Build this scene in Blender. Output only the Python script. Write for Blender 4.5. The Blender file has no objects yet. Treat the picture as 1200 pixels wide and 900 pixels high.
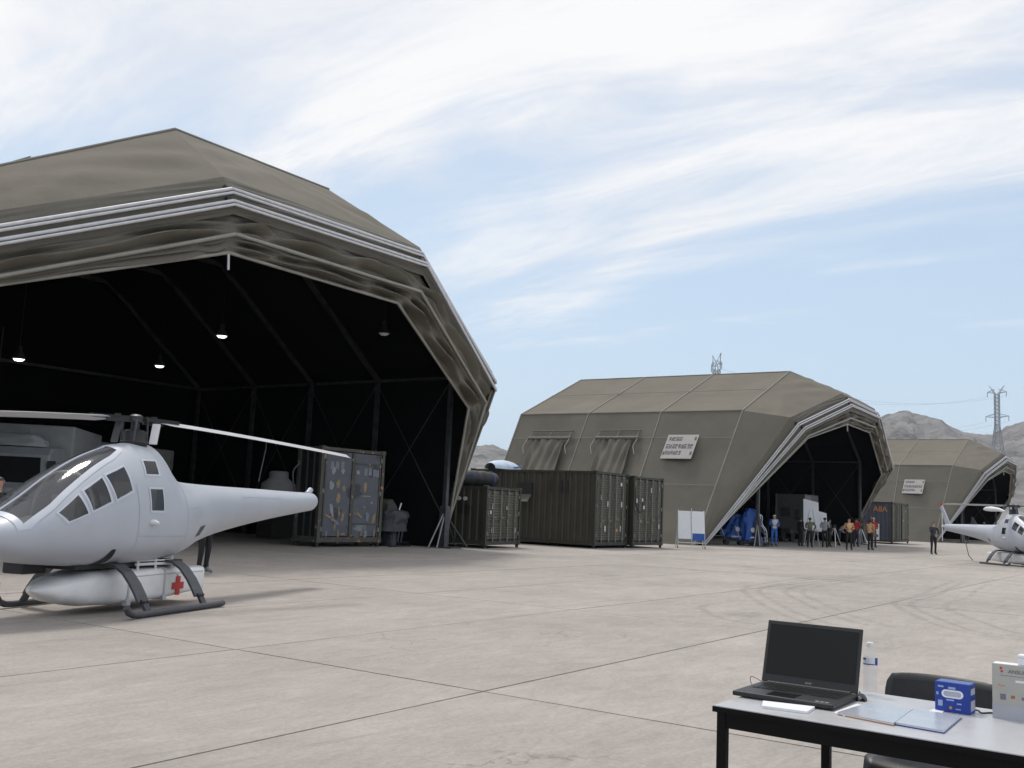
import bpy, bmesh, math, random
import numpy as np
from mathutils import Vector, Matrix, noise
random.seed(7)
S = bpy.context.scene
COL = S.collection
R_ = math.radians

# ------------------------------------------------------------------ camera
F_PX, CX, CY, EYE = 1173.49, 600.0, 450.0, 1.5
def _n(v): return v/np.linalg.norm(v)
_ax = _n(np.array([800, 179, F_PX])); _ay = _n(np.array([-1737, 70, F_PX])); _az = np.cross(_ax, _ay)
RW = np.array([_ax, _ay, _az])                 # image axes (x right, y down, z forward) -> world
cam_d = bpy.data.cameras.new('camera'); cam = bpy.data.objects.new('camera', cam_d); COL.objects.link(cam)
cam_d.sensor_width = 36; cam_d.lens = F_PX/1200*36; cam_d.clip_start = .05; cam_d.clip_end = 20000
_r, _u, _b = RW@[1,0,0], RW@[0,-1,0], RW@[0,0,-1]
cam.matrix_world = Matrix([[_r[0],_u[0],_b[0],0],[_r[1],_u[1],_b[1],0],[_r[2],_u[2],_b[2],EYE],[0,0,0,1]])
S.camera = cam
def ray(x, y): return RW@_n(np.array([x-CX, y-CY, F_PX]))
def gnd(x, y, z=0):
    r = ray(x, y); return np.array([0,0,EYE])+r*((z-EYE)/r[2])
def onplane(x, y, ax, v):
    r = ray(x, y); o = np.array([0,0,EYE]); return o+r*((v-o[ax])/r[ax])
def tilt(x, y, Y0, th):
    nn = np.array([0, math.cos(th), math.sin(th)]); r = ray(x, y); o = np.array([0,0,EYE])
    return o+r*((nn@np.array([0,Y0,0])-nn@o)/(nn@r))

# ------------------------------------------------------------------ sky, sun, exposure
SUN_EL, SUN_AZ = R_(62), R_(58)          # direction towards the sun, angle from +X
w = bpy.data.worlds.new('World'); S.world = w; w.use_nodes = True
nt = w.node_tree; nt.nodes.clear()
def N(t, **k):
    n = nt.nodes.new(t)
    for a, b in k.items(): setattr(n, a, b)
    return n
out = N('ShaderNodeOutputWorld'); bg = N('ShaderNodeBackground'); sky = N('ShaderNodeTexSky')
sky.sky_type = 'NISHITA'; sky.sun_disc = False; sky.sun_elevation = SUN_EL; sky.sun_rotation = R_(90)-SUN_AZ
sky.air_density = 1.0; sky.dust_density = 1.6; sky.ozone_density = 1.2
SKY_STR = .12
bg.inputs['Strength'].default_value = SKY_STR
tc = N('ShaderNodeTexCoord'); sep = N('ShaderNodeSeparateXYZ'); nt.links.new(tc.outputs['Generated'], sep.inputs[0])
def math_(op, a, b=None, c=None, clamp=False):
    n = N('ShaderNodeMath', operation=op); n.use_clamp = clamp
    for i, v in enumerate((a, b, c)):
        if v is None: continue
        if isinstance(v, (int, float)): n.inputs[i].default_value = v
        else: nt.links.new(v, n.inputs[i])
    return n.outputs[0]
zc = math_('ADD', math_('MAXIMUM', sep.outputs[2], 0.0), .16)
px = math_('DIVIDE', sep.outputs[0], zc); py = math_('DIVIDE', sep.outputs[1], zc)
cmb = N('ShaderNodeCombineXYZ'); nt.links.new(px, cmb.inputs[0]); nt.links.new(py, cmb.inputs[1])
mp = N('ShaderNodeMapping'); mp.vector_type = 'POINT'
mp.inputs['Rotation'].default_value = (0, 0, R_(-62)); mp.inputs['Scale'].default_value = (1.15, .40, 1)
mp.inputs['Location'].default_value = (3.1, 1.7, 0)
nt.links.new(cmb.outputs[0], mp.inputs[0])
n1 = N('ShaderNodeTexNoise'); n1.inputs['Scale'].default_value = .85; n1.inputs['Detail'].default_value = 9
n1.inputs['Roughness'].default_value = .56; n1.inputs['Distortion'].default_value = 1.1
nt.links.new(mp.outputs[0], n1.inputs['Vector'])
n2 = N('ShaderNodeTexNoise'); n2.inputs['Scale'].default_value = 2.6; n2.inputs['Detail'].default_value = 10
n2.inputs['Roughness'].default_value = .62; n2.inputs['Distortion'].default_value = .7
nt.links.new(mp.outputs[0], n2.inputs['Vector'])
base = math_('ADD', math_('MULTIPLY', n1.outputs['Fac'], .64), math_('MULTIPLY', n2.outputs['Fac'], .36))
el = N('ShaderNodeMapRange'); el.inputs['From Min'].default_value = .12; el.inputs['From Max'].default_value = .42
el.inputs['To Min'].default_value = -.13; el.inputs['To Max'].default_value = .10
nt.links.new(sep.outputs[2], el.inputs['Value'])
cov = N('ShaderNodeMapRange'); cov.interpolation_type = 'SMOOTHSTEP'
cov.inputs['From Min'].default_value = .42; cov.inputs['From Max'].default_value = .64
nt.links.new(math_('ADD', base, el.outputs[0]), cov.inputs['Value'])
hz = N('ShaderNodeMapRange'); hz.inputs['From Min'].default_value = 0.0; hz.inputs['From Max'].default_value = .30
hz.inputs['To Min'].default_value = .80; hz.inputs['To Max'].default_value = .62
nt.links.new(sep.outputs[2], hz.inputs['Value'])
def rgbmix(fac, a, b):
    m = N('ShaderNodeMix', data_type='RGBA')
    (nt.links.new(fac, m.inputs[0]) if not isinstance(fac, float) else setattr(m.inputs[0], 'default_value', fac))
    for s, v in ((m.inputs[6], a), (m.inputs[7], b)):
        if isinstance(v, tuple): s.default_value = (*v, 1)
        else: nt.links.new(v, s)
    return m.outputs[2]
k = 1/SKY_STR
veil = rgbmix(hz.outputs[0], sky.outputs[0], (.67*k, .83*k, 1.0*k))
cm = N('ShaderNodeMapRange'); cm.inputs['From Min'].default_value = .36; cm.inputs['From Max'].default_value = .60; nt.links.new(n2.outputs['Fac'], cm.inputs['Value'])
clouds = rgbmix(cov.outputs[0], veil, rgbmix(cm.outputs[0], (.80*k, .835*k, .91*k), (.99*k, .99*k, 1.0*k)))
nt.links.new(clouds, bg.inputs['Color']); nt.links.new(bg.outputs[0], out.inputs[0])

sd = bpy.data.lights.new('sun', 'SUN'); sun = bpy.data.objects.new('sun', sd); COL.objects.link(sun)
sd.energy = 1.9; sd.angle = R_(11); sd.color = (1, .955, .89)
sun.rotation_euler = Vector((-math.cos(SUN_EL)*math.cos(SUN_AZ), -math.cos(SUN_EL)*math.sin(SUN_AZ), -math.sin(SUN_EL))).to_track_quat('-Z', 'Y').to_euler()
S.view_settings.view_transform = 'Standard'; S.view_settings.look = 'None'
S.view_settings.exposure = 0.0; S.view_settings.gamma = 1.0
S.render.engine = 'CYCLES'

# ------------------------------------------------------------------ materials
def lin(c): return tuple(((x/255)/12.92 if x/255 <= .04045 else ((x/255+.055)/1.055)**2.4) for x in c)
MATS = {}
def mat(name, col, rough=.6, metal=0., var=.15, scale=3., bump=0., bscale=40., spec=.5, world=False,
        spots=None, coat=0., alpha=None, trans=0., stretch=None, emit=None, bdist=.1):
    if name in MATS: return MATS[name]
    m = bpy.data.materials.new(name); m.use_nodes = True; t = m.node_tree; b = t.nodes['Principled BSDF']
    b.inputs['Roughness'].default_value = rough; b.inputs['Metallic'].default_value = metal
    b.inputs['Specular IOR Level'].default_value = spec; b.inputs['Coat Weight'].default_value = coat
    b.inputs['Transmission Weight'].default_value = trans
    if emit: b.inputs['Emission Color'].default_value = (*emit[:3], 1); b.inputs['Emission Strength'].default_value = emit[3]
    if world: vec = t.nodes.new('ShaderNodeNewGeometry').outputs['Position']
    else: vec = t.nodes.new('ShaderNodeTexCoord').outputs['Object']
    if stretch:
        mp = t.nodes.new('ShaderNodeMapping'); mp.inputs['Scale'].default_value = stretch
        t.links.new(vec, mp.inputs[0]); vec = mp.outputs[0]
    nz = t.nodes.new('ShaderNodeTexNoise'); nz.inputs['Scale'].default_value = scale; nz.inputs['Detail'].default_value = 6
    nz.inputs['Roughness'].default_value = .6
    t.links.new(vec, nz.inputs['Vector'])
    mr = t.nodes.new('ShaderNodeMapRange'); mr.inputs['From Min'].default_value = .3; mr.inputs['From Max'].default_value = .7
    t.links.new(nz.outputs['Fac'], mr.inputs['Value'])
    mx = t.nodes.new('ShaderNodeMix'); mx.data_type = 'RGBA'; t.links.new(mr.outputs[0], mx.inputs[0])
    mx.inputs[6].default_value = (*[c*(1-var) for c in col], 1); mx.inputs[7].default_value = (*[min(1, c*(1+var)) for c in col], 1)
    last = mx.outputs[2]
    for sp in (spots or []):                 # worn patches: (colour, scale, threshold, seed)
        n2 = t.nodes.new('ShaderNodeTexNoise'); n2.noise_dimensions = '4D'; n2.inputs['W'].default_value = sp[3]
        n2.inputs['Scale'].default_value = sp[1]; n2.inputs['Detail'].default_value = 4; t.links.new(vec, n2.inputs['Vector'])
        r2 = t.nodes.new('ShaderNodeMapRange'); r2.inputs['From Min'].default_value = sp[2]; r2.inputs['From Max'].default_value = sp[2]+(.03 if sp[1] > 1.05 else .12)
        t.links.new(n2.outputs['Fac'], r2.inputs['Value'])
        m2 = t.nodes.new('ShaderNodeMix'); m2.data_type = 'RGBA'; t.links.new(r2.outputs[0], m2.inputs[0])
        t.links.new(last, m2.inputs[6]); m2.inputs[7].default_value = (*sp[0], 1); last = m2.outputs[2]
    t.links.new(last, b.inputs['Base Color'])
    rr = t.nodes.new('ShaderNodeMapRange'); rr.inputs['To Min'].default_value = max(0, rough-.08); rr.inputs['To Max'].default_value = min(1, rough+.08)
    t.links.new(nz.outputs['Fac'], rr.inputs['Value']); t.links.new(rr.outputs[0], b.inputs['Roughness'])
    if bump:
        nb = t.nodes.new('ShaderNodeTexNoise'); nb.inputs['Scale'].default_value = bscale; nb.inputs['Detail'].default_value = 5
        t.links.new(vec, nb.inputs['Vector'])
        bp = t.nodes.new('ShaderNodeBump'); bp.inputs['Strength'].default_value = bump; bp.inputs['Distance'].default_value = bdist
        t.links.new(nb.outputs['Fac'], bp.inputs['Height']); t.links.new(bp.outputs[0], b.inputs['Normal'])
    if alpha is not None: b.inputs['Alpha'].default_value = alpha
    MATS[name] = m; return m

def concrete(name, val):
    m = bpy.data.materials.new(name); m.use_nodes = True; t = m.node_tree; b = t.nodes['Principled BSDF']
    L = t.links.new; nd = t.nodes.new
    pos = nd('ShaderNodeNewGeometry').outputs['Position']; oi = nd('ShaderNodeObjectInfo')
    def nz(scale, detail=6, rough=.6, st=None, dist=0):
        v = pos
        if st: mp = nd('ShaderNodeMapping'); mp.inputs['Scale'].default_value = st; L(pos, mp.inputs[0]); v = mp.outputs[0]
        n = nd('ShaderNodeTexNoise'); n.inputs['Scale'].default_value = scale; n.inputs['Detail'].default_value = detail
        n.inputs['Roughness'].default_value = rough; n.inputs['Distortion'].default_value = dist; L(v, n.inputs['Vector']); return n.outputs['Fac']
    def rng(v, a, b_, c, d):
        n = nd('ShaderNodeMapRange'); n.inputs['From Min'].default_value = a; n.inputs['From Max'].default_value = b_
        n.inputs['To Min'].default_value = c; n.inputs['To Max'].default_value = d; L(v, n.inputs['Value']); return n.outputs[0]
    def mul(a, c):
        n = nd('ShaderNodeMath'); n.operation = 'MULTIPLY'; L(a, n.inputs[0]); L(c, n.inputs[1]); return n.outputs[0]
    v = rng(nz(.35, 5), .3, .7, .88, 1.09)
    v = mul(v, rng(nz(2.2, 8, .65, (.55, 1.25, 1), .6), .3, .7, .90, 1.08))
    v = mul(v, rng(nz(26, 6, .7), .25, .75, .83, 1.14))
    v = mul(v, rng(nz(.9, 9, .68, (.28, 1.7, 1), 1.6), .58, .70, 1.0, .80))
    v = mul(v, rng(nz(1.7, 9, .7, (.35, 1.2, 1), 2.2), .60, .72, 1.0, 1.16))
    v = mul(v, rng(nz(90, 2, .5), .62, .72, 1.0, .70))
    v = mul(v, rng(oi.outputs['Random'], 0, 1, .91, 1.06))
    v = mul(v, rng(nz(.55, 4, .5), .66, .74, 1.0, .80))
    v = mul(v, rng(nz(5.5, 9, .75, (.5, 1.3, 1), 1.2), .28, .72, .86, 1.13))
    vor = nd('ShaderNodeTexVoronoi'); vor.feature = 'DISTANCE_TO_EDGE'; vor.inputs['Scale'].default_value = .42
    wv = nd('ShaderNodeVectorMath'); wv.operation = 'ADD'; nn = nd('ShaderNodeTexNoise'); nn.inputs['Scale'].default_value = 2.2; nn.inputs['Detail'].default_value = 6
    L(pos, nn.inputs['Vector']); L(pos, wv.inputs[0]); L(nn.outputs['Color'], wv.inputs[1]); L(wv.outputs[0], vor.inputs['Vector'])
    ck = rng(vor.outputs['Distance'], .002, .007, 0, 1)
    msk = rng(nz(.22, 3), .52, .6, 0, 1)
    mm = nd('ShaderNodeMix'); L(msk, mm.inputs[0]); mm.inputs[2].default_value = 1; L(ck, mm.inputs[3])
    v = mul(v, rng(mm.outputs[0], 0, 1, .72, 1))
    c = nd('ShaderNodeMix'); c.data_type = 'RGBA'; c.blend_type = 'MULTIPLY'; c.inputs[0].default_value = 1
    c.inputs[6].default_value = (*val, 1); L(v, c.inputs[7]); L(c.outputs[2], b.inputs['Base Color'])
    b.inputs['Roughness'].default_value = .82; b.inputs['Specular IOR Level'].default_value = .35
    bp = nd('ShaderNodeBump'); bp.inputs['Strength'].default_value = .25; bp.inputs['Distance'].default_value = .02
    L(nz(14, 8, .7), bp.inputs['Height']); L(bp.outputs[0], b.inputs['Normal'])
    return m
CONC = concrete('concrete', (.380, .341, .309))
TAR = mat('joint_tar', (.11, .10, .092), .9, scale=1.5, var=.75, world=True)

# ------------------------------------------------------------------ mesh helper
class MB:
    def __init__(s): s.v = []; s.f = []; s.sm = []; s.mi = []
    def add(s, vs, fs, smooth=False, mi=0):
        o = len(s.v); s.v += [tuple(map(float, p)) for p in vs]
        for f in fs: s.f.append([i+o for i in f]); s.sm.append(smooth); s.mi.append(mi)
        return s
    def box(s, x0, x1, y0, y1, z0, z1, mi=0):
        vs = [(x, y, z) for z in (z0, z1) for y in (y0, y1) for x in (x0, x1)]
        return s.add(vs, [(0,2,3,1),(4,5,7,6),(0,1,5,4),(2,6,7,3),(0,4,6,2),(1,3,7,5)], mi=mi)
    def bar(s, a, b, w, h=None, up=(0,0,1), mi=0):
        a = Vector(a); b = Vector(b); d = (b-a); d.normalize(); h = h or w; up = Vector(up)
        if abs(d.dot(up)) > .99: up = Vector((1,0,0))
        x = d.cross(up).normalized()*w/2; y = x.cross(d).normalized()*h/2
        vs = [p+sx*x+sy*y for p in (a, b) for sx, sy in ((-1,-1),(1,-1),(1,1),(-1,1))]
        return s.add(vs, [(3,2,1,0),(4,5,6,7),(0,1,5,4),(1,2,6,5),(2,3,7,6),(3,0,4,7)], mi=mi)
    def tube(s, pts, r, n=8, cap=True, mi=0):
        pts = [Vector(p) for p in pts]; rs = r if isinstance(r, (list, tuple)) else [r]*len(pts)
        rings = []; ref = None
        for i, p in enumerate(pts):
            d = (pts[min(i+1, len(pts)-1)]-pts[max(i-1, 0)]).normalized()
            if ref is None: ref = Vector((0,0,1)) if abs(d.z) < .9 else Vector((1,0,0))
            x = d.cross(ref).normalized(); y = x.cross(d).normalized(); ref = y
            rings.append([p+(x*math.cos(2*math.pi*k/n)+y*math.sin(2*math.pi*k/n))*rs[i] for k in range(n)])
        vs = [q for rg in rings for q in rg]; fs = []
        for i in range(len(pts)-1):
            for k in range(n): fs.append((i*n+k, i*n+(k+1) % n, (i+1)*n+(k+1) % n, (i+1)*n+k))
        s.add(vs, fs, True, mi)
        if cap:
            o = len(s.v)-len(vs); s.f.append([o+k for k in range(n)][::-1]); s.sm.append(False); s.mi.append(mi)
            e = o+(len(pts)-1)*n; s.f.append([e+k for k in range(n)]); s.sm.append(False); s.mi.append(mi)
        return s
    def lathe(s, prof, n=20, c=(0,0,0), mi=0):      # prof [(r,z)]
        vs = [(c[0]+r*math.cos(2*math.pi*k/n), c[1]+r*math.sin(2*math.pi*k/n), c[2]+z) for r, z in prof for k in range(n)]
        fs = [(i*n+k, i*n+(k+1) % n, (i+1)*n+(k+1) % n, (i+1)*n+k) for i in range(len(prof)-1) for k in range(n)]
        return s.add(vs, fs, True, mi)
    def grid(s, P, smooth=True, mi=0, closed=False):  # P[i][j]
        n = len(P[0]); vs = [q for r in P for q in r]; fs = []
        for i in range(len(P)-1):
            for j in range(n if closed else n-1): fs.append((i*n+j, i*n+(j+1) % n, (i+1)*n+(j+1) % n, (i+1)*n+j))
        return s.add(vs, fs, smooth, mi)
    def prism(s, poly, z0, z1, f=lambda x, y, z: (x, y, z), mi=0):
        n = len(poly); vs = [f(x, y, z0) for x, y in poly]+[f(x, y, z1) for x, y in poly]
        return s.add(vs, [tuple(range(n))[::-1], tuple(range(n, 2*n))]+[(i, (i+1) % n, n+(i+1) % n, n+i) for i in range(n)], mi=mi)
    def xf(s, M):
        s.v = [tuple(M@Vector(p)) for p in s.v]; return s
    def mesh(s, name, mats, off=(0,0,0)):
        me = bpy.data.meshes.new(name)
        me.from_pydata([(a-off[0], b-off[1], c-off[2]) for a, b, c in s.v], [], s.f)
        me.polygons.foreach_set('use_smooth', s.sm)
        mats = mats if isinstance(mats, (list, tuple)) else [mats]
        for m in mats: me.materials.append(m)
        if len(mats) > 1: me.polygons.foreach_set('material_index', s.mi)
        if any(s.sm): me.set_sharp_from_angle(angle=R_(50))
        me.update(); return me
    def build(s, name, mats, parent=None, world=False, bevel=0, fix=True):
        off = tuple(parent_loc(parent)) if (world and parent) else (0,0,0)
        me = s.mesh(name, mats, off)
        if fix:
            bm = bmesh.new(); bm.from_mesh(me); bmesh.ops.recalc_face_normals(bm, faces=bm.faces); bm.to_mesh(me); bm.free()
        o = bpy.data.objects.new(name, me); COL.objects.link(o)
        if parent: o.parent = parent
        if bevel:
            b = o.modifiers.new('bevel', 'BEVEL'); b.width = bevel; b.segments = 2; b.limit_method = 'ANGLE'; b.angle_limit = R_(40)
        return o
def parent_loc(p):
    l = Vector((0,0,0))
    while p: l += p.location; p = p.parent
    return l
def tag(o, label, cat, group=None, kind=None):
    if label: o['label'] = label
    if cat: o['category'] = cat
    if group: o['group'] = group
    if kind: o['kind'] = kind
    return o
def thing(name, label, cat, loc=(0,0,0), rz=0, group=None):
    o = bpy.data.objects.new(name, None); COL.objects.link(o); o.empty_display_size = .2
    o.location = loc; o.rotation_euler = (0, 0, rz); return tag(o, label, cat, group)
def copy_tree(o, parent=None):
    c = o.copy(); COL.objects.link(c); c.parent = parent
    for ch in list(o.children): copy_tree(ch, c)
    return c
def part(name, m, parent, fn, **k):
    b = MB(); fn(b); return b.build(name, m, parent, **k)
def textmesh(body, size, depth=.002):
    cu = bpy.data.curves.new('lettering', 'FONT'); cu.body = body; cu.size = size; cu.extrude = depth; cu.align_x = 'CENTER'; cu.align_y = 'CENTER'
    o = bpy.data.objects.new('lettering', cu); COL.objects.link(o); bpy.context.view_layer.update()
    me = bpy.data.meshes.new_from_object(o.evaluated_get(bpy.context.evaluated_depsgraph_get()))
    bpy.data.objects.remove(o); return me
def meshobj(name, me, m, parent):
    me.materials.clear(); me.materials.append(m)
    o = bpy.data.objects.new(name, me); COL.objects.link(o); o.parent = parent; return o
def fbm(p, oct=4):
    return noise.fractal(Vector(p), 1.0, 2.0, oct)

# palette
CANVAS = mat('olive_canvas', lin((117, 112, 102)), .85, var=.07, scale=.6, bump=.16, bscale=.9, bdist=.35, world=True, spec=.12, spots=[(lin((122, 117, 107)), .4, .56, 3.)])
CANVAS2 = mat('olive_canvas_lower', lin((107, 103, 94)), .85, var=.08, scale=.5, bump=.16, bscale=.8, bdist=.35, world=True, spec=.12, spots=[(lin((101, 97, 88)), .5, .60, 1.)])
DOORF = mat('olive_door_fabric', lin((106, 102, 92)), .55, var=.08, scale=1.2, bump=.12, bscale=1.6, bdist=.3, world=True, spec=.35)
LINING = mat('shaded_black_lining', (.004, .004, .0042), .9, var=.3, scale=2, world=True, spec=.12)  # dark lining, its colour pushed to near black to stand in for interior shade
SEAM = mat('seam_webbing', lin((134, 131, 122)), .6, var=.1)
ALU = mat('aluminium', (.62, .63, .66), .34, .75, var=.12, scale=8)
ALUW = mat('white_aluminium', (.60, .60, .615), .42, .1, var=.12, scale=5)
ALUD = mat('dull_tube', lin((150, 147, 138)), .5, .1, var=.1, scale=5)
RODG = mat('grey_strut', (.30, .30, .31), .5, .3, var=.2)
STEELD = mat('dim_steel', (.085, .088, .095), .5, .6, var=.3, scale=4)
OLIVE = mat('olive_paint', lin((74, 72, 58)), .48, var=.18, scale=2.2, bump=.03, bscale=20,
            spots=[(lin((44, 43, 36)), 1.3, .66, 1.), (lin((112, 84, 56)), 7., .74, 5.)])
OLIVED = mat('dark_olive_paint', lin((52, 51, 42)), .5, var=.2, scale=2, spots=[(lin((30, 30, 26)), 1.1, .64, 3.)])
HGREY = mat('helicopter_paint', lin((178, 182, 190)), .46, var=.05, scale=1.6, coat=.06, bump=.006, bscale=60)
GLASS = mat('tinted_glass', (.03, .032, .036), .04, var=.2, scale=4, spec=.9, alpha=.50)
GLASS2 = mat('windscreen_glass', (.16, .162, .168), .05, var=.15, scale=1.4, spec=.8, alpha=.38)
BLACK = mat('black_rubber', (.018, .018, .019), .55, var=.25, scale=9)
DGREY = mat('dark_grey_metal', (.05, .052, .057), .42, .4, var=.25, scale=12)
LEGST = mat('skid_strap', (.065, .067, .075), .5, .1, var=.2, scale=10)
WHITE = mat('white_paint', (.74, .74, .74), .42, var=.06, scale=4)
PODW = mat('pod_white', (.80, .79, .785), .35, var=.10, scale=2.5, coat=.2)
RED = mat('red_paint', (.55, .03, .02), .5, var=.1)
ORANGE = mat('orange_paint', lin((196, 136, 88)), .6, var=.15)
BLUE = mat('blue_print', (.012, .045, .30), .4, var=.06)
BLUEC = mat('blue_tarp', (.015, .085, .36), .5, var=.2, scale=5, bump=.2, bscale=12)
PAPER = mat('white_paper', (.78, .79, .81), .6, var=.03)
SKIN = mat('skin', (.42, .25, .17), .55, var=.08, scale=14)
HAIR = mat('black_hair', (.012, .011, .01), .5, var=.2, scale=40)

# ------------------------------------------------------------------ ground: sheet, slabs, tyre marks
g = MB().add([(-6000,-6000,-.02),(6000,-6000,-.02),(6000,6000,-.02),(-6000,6000,-.02)], [(0,1,2,3)]).build('ground', CONC)
tag(g, 'pale concrete apron', None, kind='structure'); del g['label']
GX, GY, SX, SY = 6.88, 4.85, 6.5, 3.0
def slab_mesh(seed, SY=SY):
    rr = random.Random(seed); b = MB(); e = .009; n = 7
    top = []
    for i in range(n):
        t = i/(n-1)
        top.append((e+t*(SX-2*e), e+rr.uniform(0, .006)))
    for i in range(4): top.append((SX-e-rr.uniform(0, .006), e+(i+.5)/4*(SY-2*e)))
    for i in range(n): top.append((SX-e-i/(n-1)*(SX-2*e), SY-e-rr.uniform(0, .006)))
    for i in range(4): top.append((e+rr.uniform(0, .006), SY-e-(i+.5)/4*(SY-2*e)))
    k = len(top)
    vs = [(x, y, 0) for x, y in top]+[(x, y, -.05) for x, y in top]
    b.add(vs, [tuple(range(k))]+[(i, k+i, k+(i+1) % k, (i+1) % k) for i in range(k)])
    return b.mesh('slab', CONC)
SM = [slab_mesh(i) for i in range(6)]; SMB = [slab_mesh(i, 9.0) for i in range(10, 13)]
for iy in (-3, 0, 1, 2, 3, 4, 5, 6):
    for ix in range(-2, 9):
        o = bpy.data.objects.new('slab', random.choice(SMB if iy < 0 else SM)); COL.objects.link(o); o.parent = g
        o.location = (GX+ix*SX, GY+iy*SY, random.uniform(-.0015, .0015))
jt = MB()
jt.add([(GX-2*SX, GY-3*SY, -.016), (GX+9*SX, GY-3*SY, -.016), (GX+9*SX, GY+7*SY, -.016), (GX-2*SX, GY+7*SY, -.016)], [(0,1,2,3)])
jt.build('joint_filler', TAR, g)
tm = bpy.data.materials.new('tyre_rubber'); tm.use_nodes = True; t = tm.node_tree; pb = t.nodes['Principled BSDF']
pb.inputs['Base Color'].default_value = (.09, .085, .08, 1); pb.inputs['Roughness'].default_value = .8
nz = t.nodes.new('ShaderNodeTexNoise'); nz.inputs['Scale'].default_value = 5; nz.inputs['Detail'].default_value = 8; nz.inputs['Roughness'].default_value = .75
t.links.new(t.nodes.new('ShaderNodeNewGeometry').outputs['Position'], nz.inputs['Vector'])
mr = t.nodes.new('ShaderNodeMapRange'); mr.inputs['From Min'].default_value = .38; mr.inputs['From Max'].default_value = .75; mr.inputs['To Max'].default_value = .24
t.links.new(nz.outputs['Fac'], mr.inputs['Value']); t.links.new(mr.outputs[0], pb.inputs['Alpha'])
def spline(pts, n=8):
    P = [Vector((*p, 0)) if len(p) == 2 else Vector(p) for p in pts]; P = [2*P[0]-P[1]]+P+[2*P[-1]-P[-2]]; o = []
    for i in range(1, len(P)-2):
        for k in range(n):
            t = k/n; a, b, c, d = P[i-1:i+3]
            o.append(.5*((2*b)+(c-a)*t+(2*a-5*b+4*c-d)*t*t+(3*b-a-3*c+d)*t**3))
    o.append(P[-2]); return o
for path, offs in (([(29.5,8.3),(27.8,8.5),(23.2,8.4),(20.6,8.0),(17.8,6.65),(15.8,5.5),(14.8,4.7)], (0, .32, .85, 1.2)),
                   ([(30,5.6),(26,5.3),(23.9,5.07),(20.9,4.95),(19.4,4.6),(17.5,3.8),(15.85,2.9),(15.4,1.8)], (0, .3, .9)),
                   ([(17.4,6.9),(15.9,6.9),(14.4,6.0),(13.9,5.2)], (0,))):
    C = spline(path)
    for of in offs:
        b = MB(); V = []
        for i, p in enumerate(C):
            d = (C[min(i+1, len(C)-1)]-C[max(0, i-1)]).normalized(); nn = Vector((-d.y, d.x, 0))
            V += [p+nn*of, p+nn*(of+.13)]
        b.add([(v.x, v.y, .0035+.0012*offs.index(of)) for v in V], [(2*i, 2*i+2, 2*i+3, 2*i+1) for i in range(len(C)-1)]).build('tyre_mark', tm, g)

# ------------------------------------------------------------------ hills
def az_of(px, py=600): r = ray(px, py); return math.atan2(r[1], r[0])
HC = sorted([(az_of(p), h) for p, h in ((-900,.07),(-300,.075),(100,.07),(500,.058),(575,.066),(602,.058),(650,.05),(750,.05),(900,.07),(1000,.095),(1035,.108),(1062,.112),(1085,.107),(1105,.103),(1130,.093),(1150,.092),(1165,.090),(1180,.096),(1200,.101),(1260,.12),(1400,.13),(1700,.09))])
def ridge(a): return float(np.interp(a, [h[0] for h in HC], [h[1] for h in HC]))
def hill_h(a, r):
    t = min(1, max(0, (r-330)/1170)); t = t*t*(3-2*t)
    back = 1-min(1, max(0, (r-1500)/900))
    x, y = r*math.cos(a), r*math.sin(a)
    rn = 1-abs(noise.fractal(Vector((x*.0075, y*.0075, 2.)), .8, 2.1, 8))*1.25
    d = (rn-.72)*.30*math.sin(math.pi*min(1, t*.93))
    return max(-3, .875*1500*ridge(a)*(t*(1+0*d)*back+d*.8)+ (2.5*fbm((x*.02, y*.02, 0), 3))*t)-1
P = []
NA, NR = 900, 110
for i in range(NR+1):
    r = 330+(i/NR)**1.1*2000
    P.append([(r*math.cos(a), r*math.sin(a), hill_h(a, r)) for a in np.linspace(R_(-25), R_(95), NA)])
HILLM = mat('hazed_hill_rock', (.195, .187, .182), .95, var=.4, scale=.02, world=True, spots=[((.10, .105, .085), .03, .60, 2.), ((.25, .235, .22), .05, .62, 6.)], bump=1.0, bscale=.035, bdist=14.)  # rock grey lifted so the colour carries part of the distance haze
tag(MB().grid(P).build('hills', HILLM), None, None, kind='structure')

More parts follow.
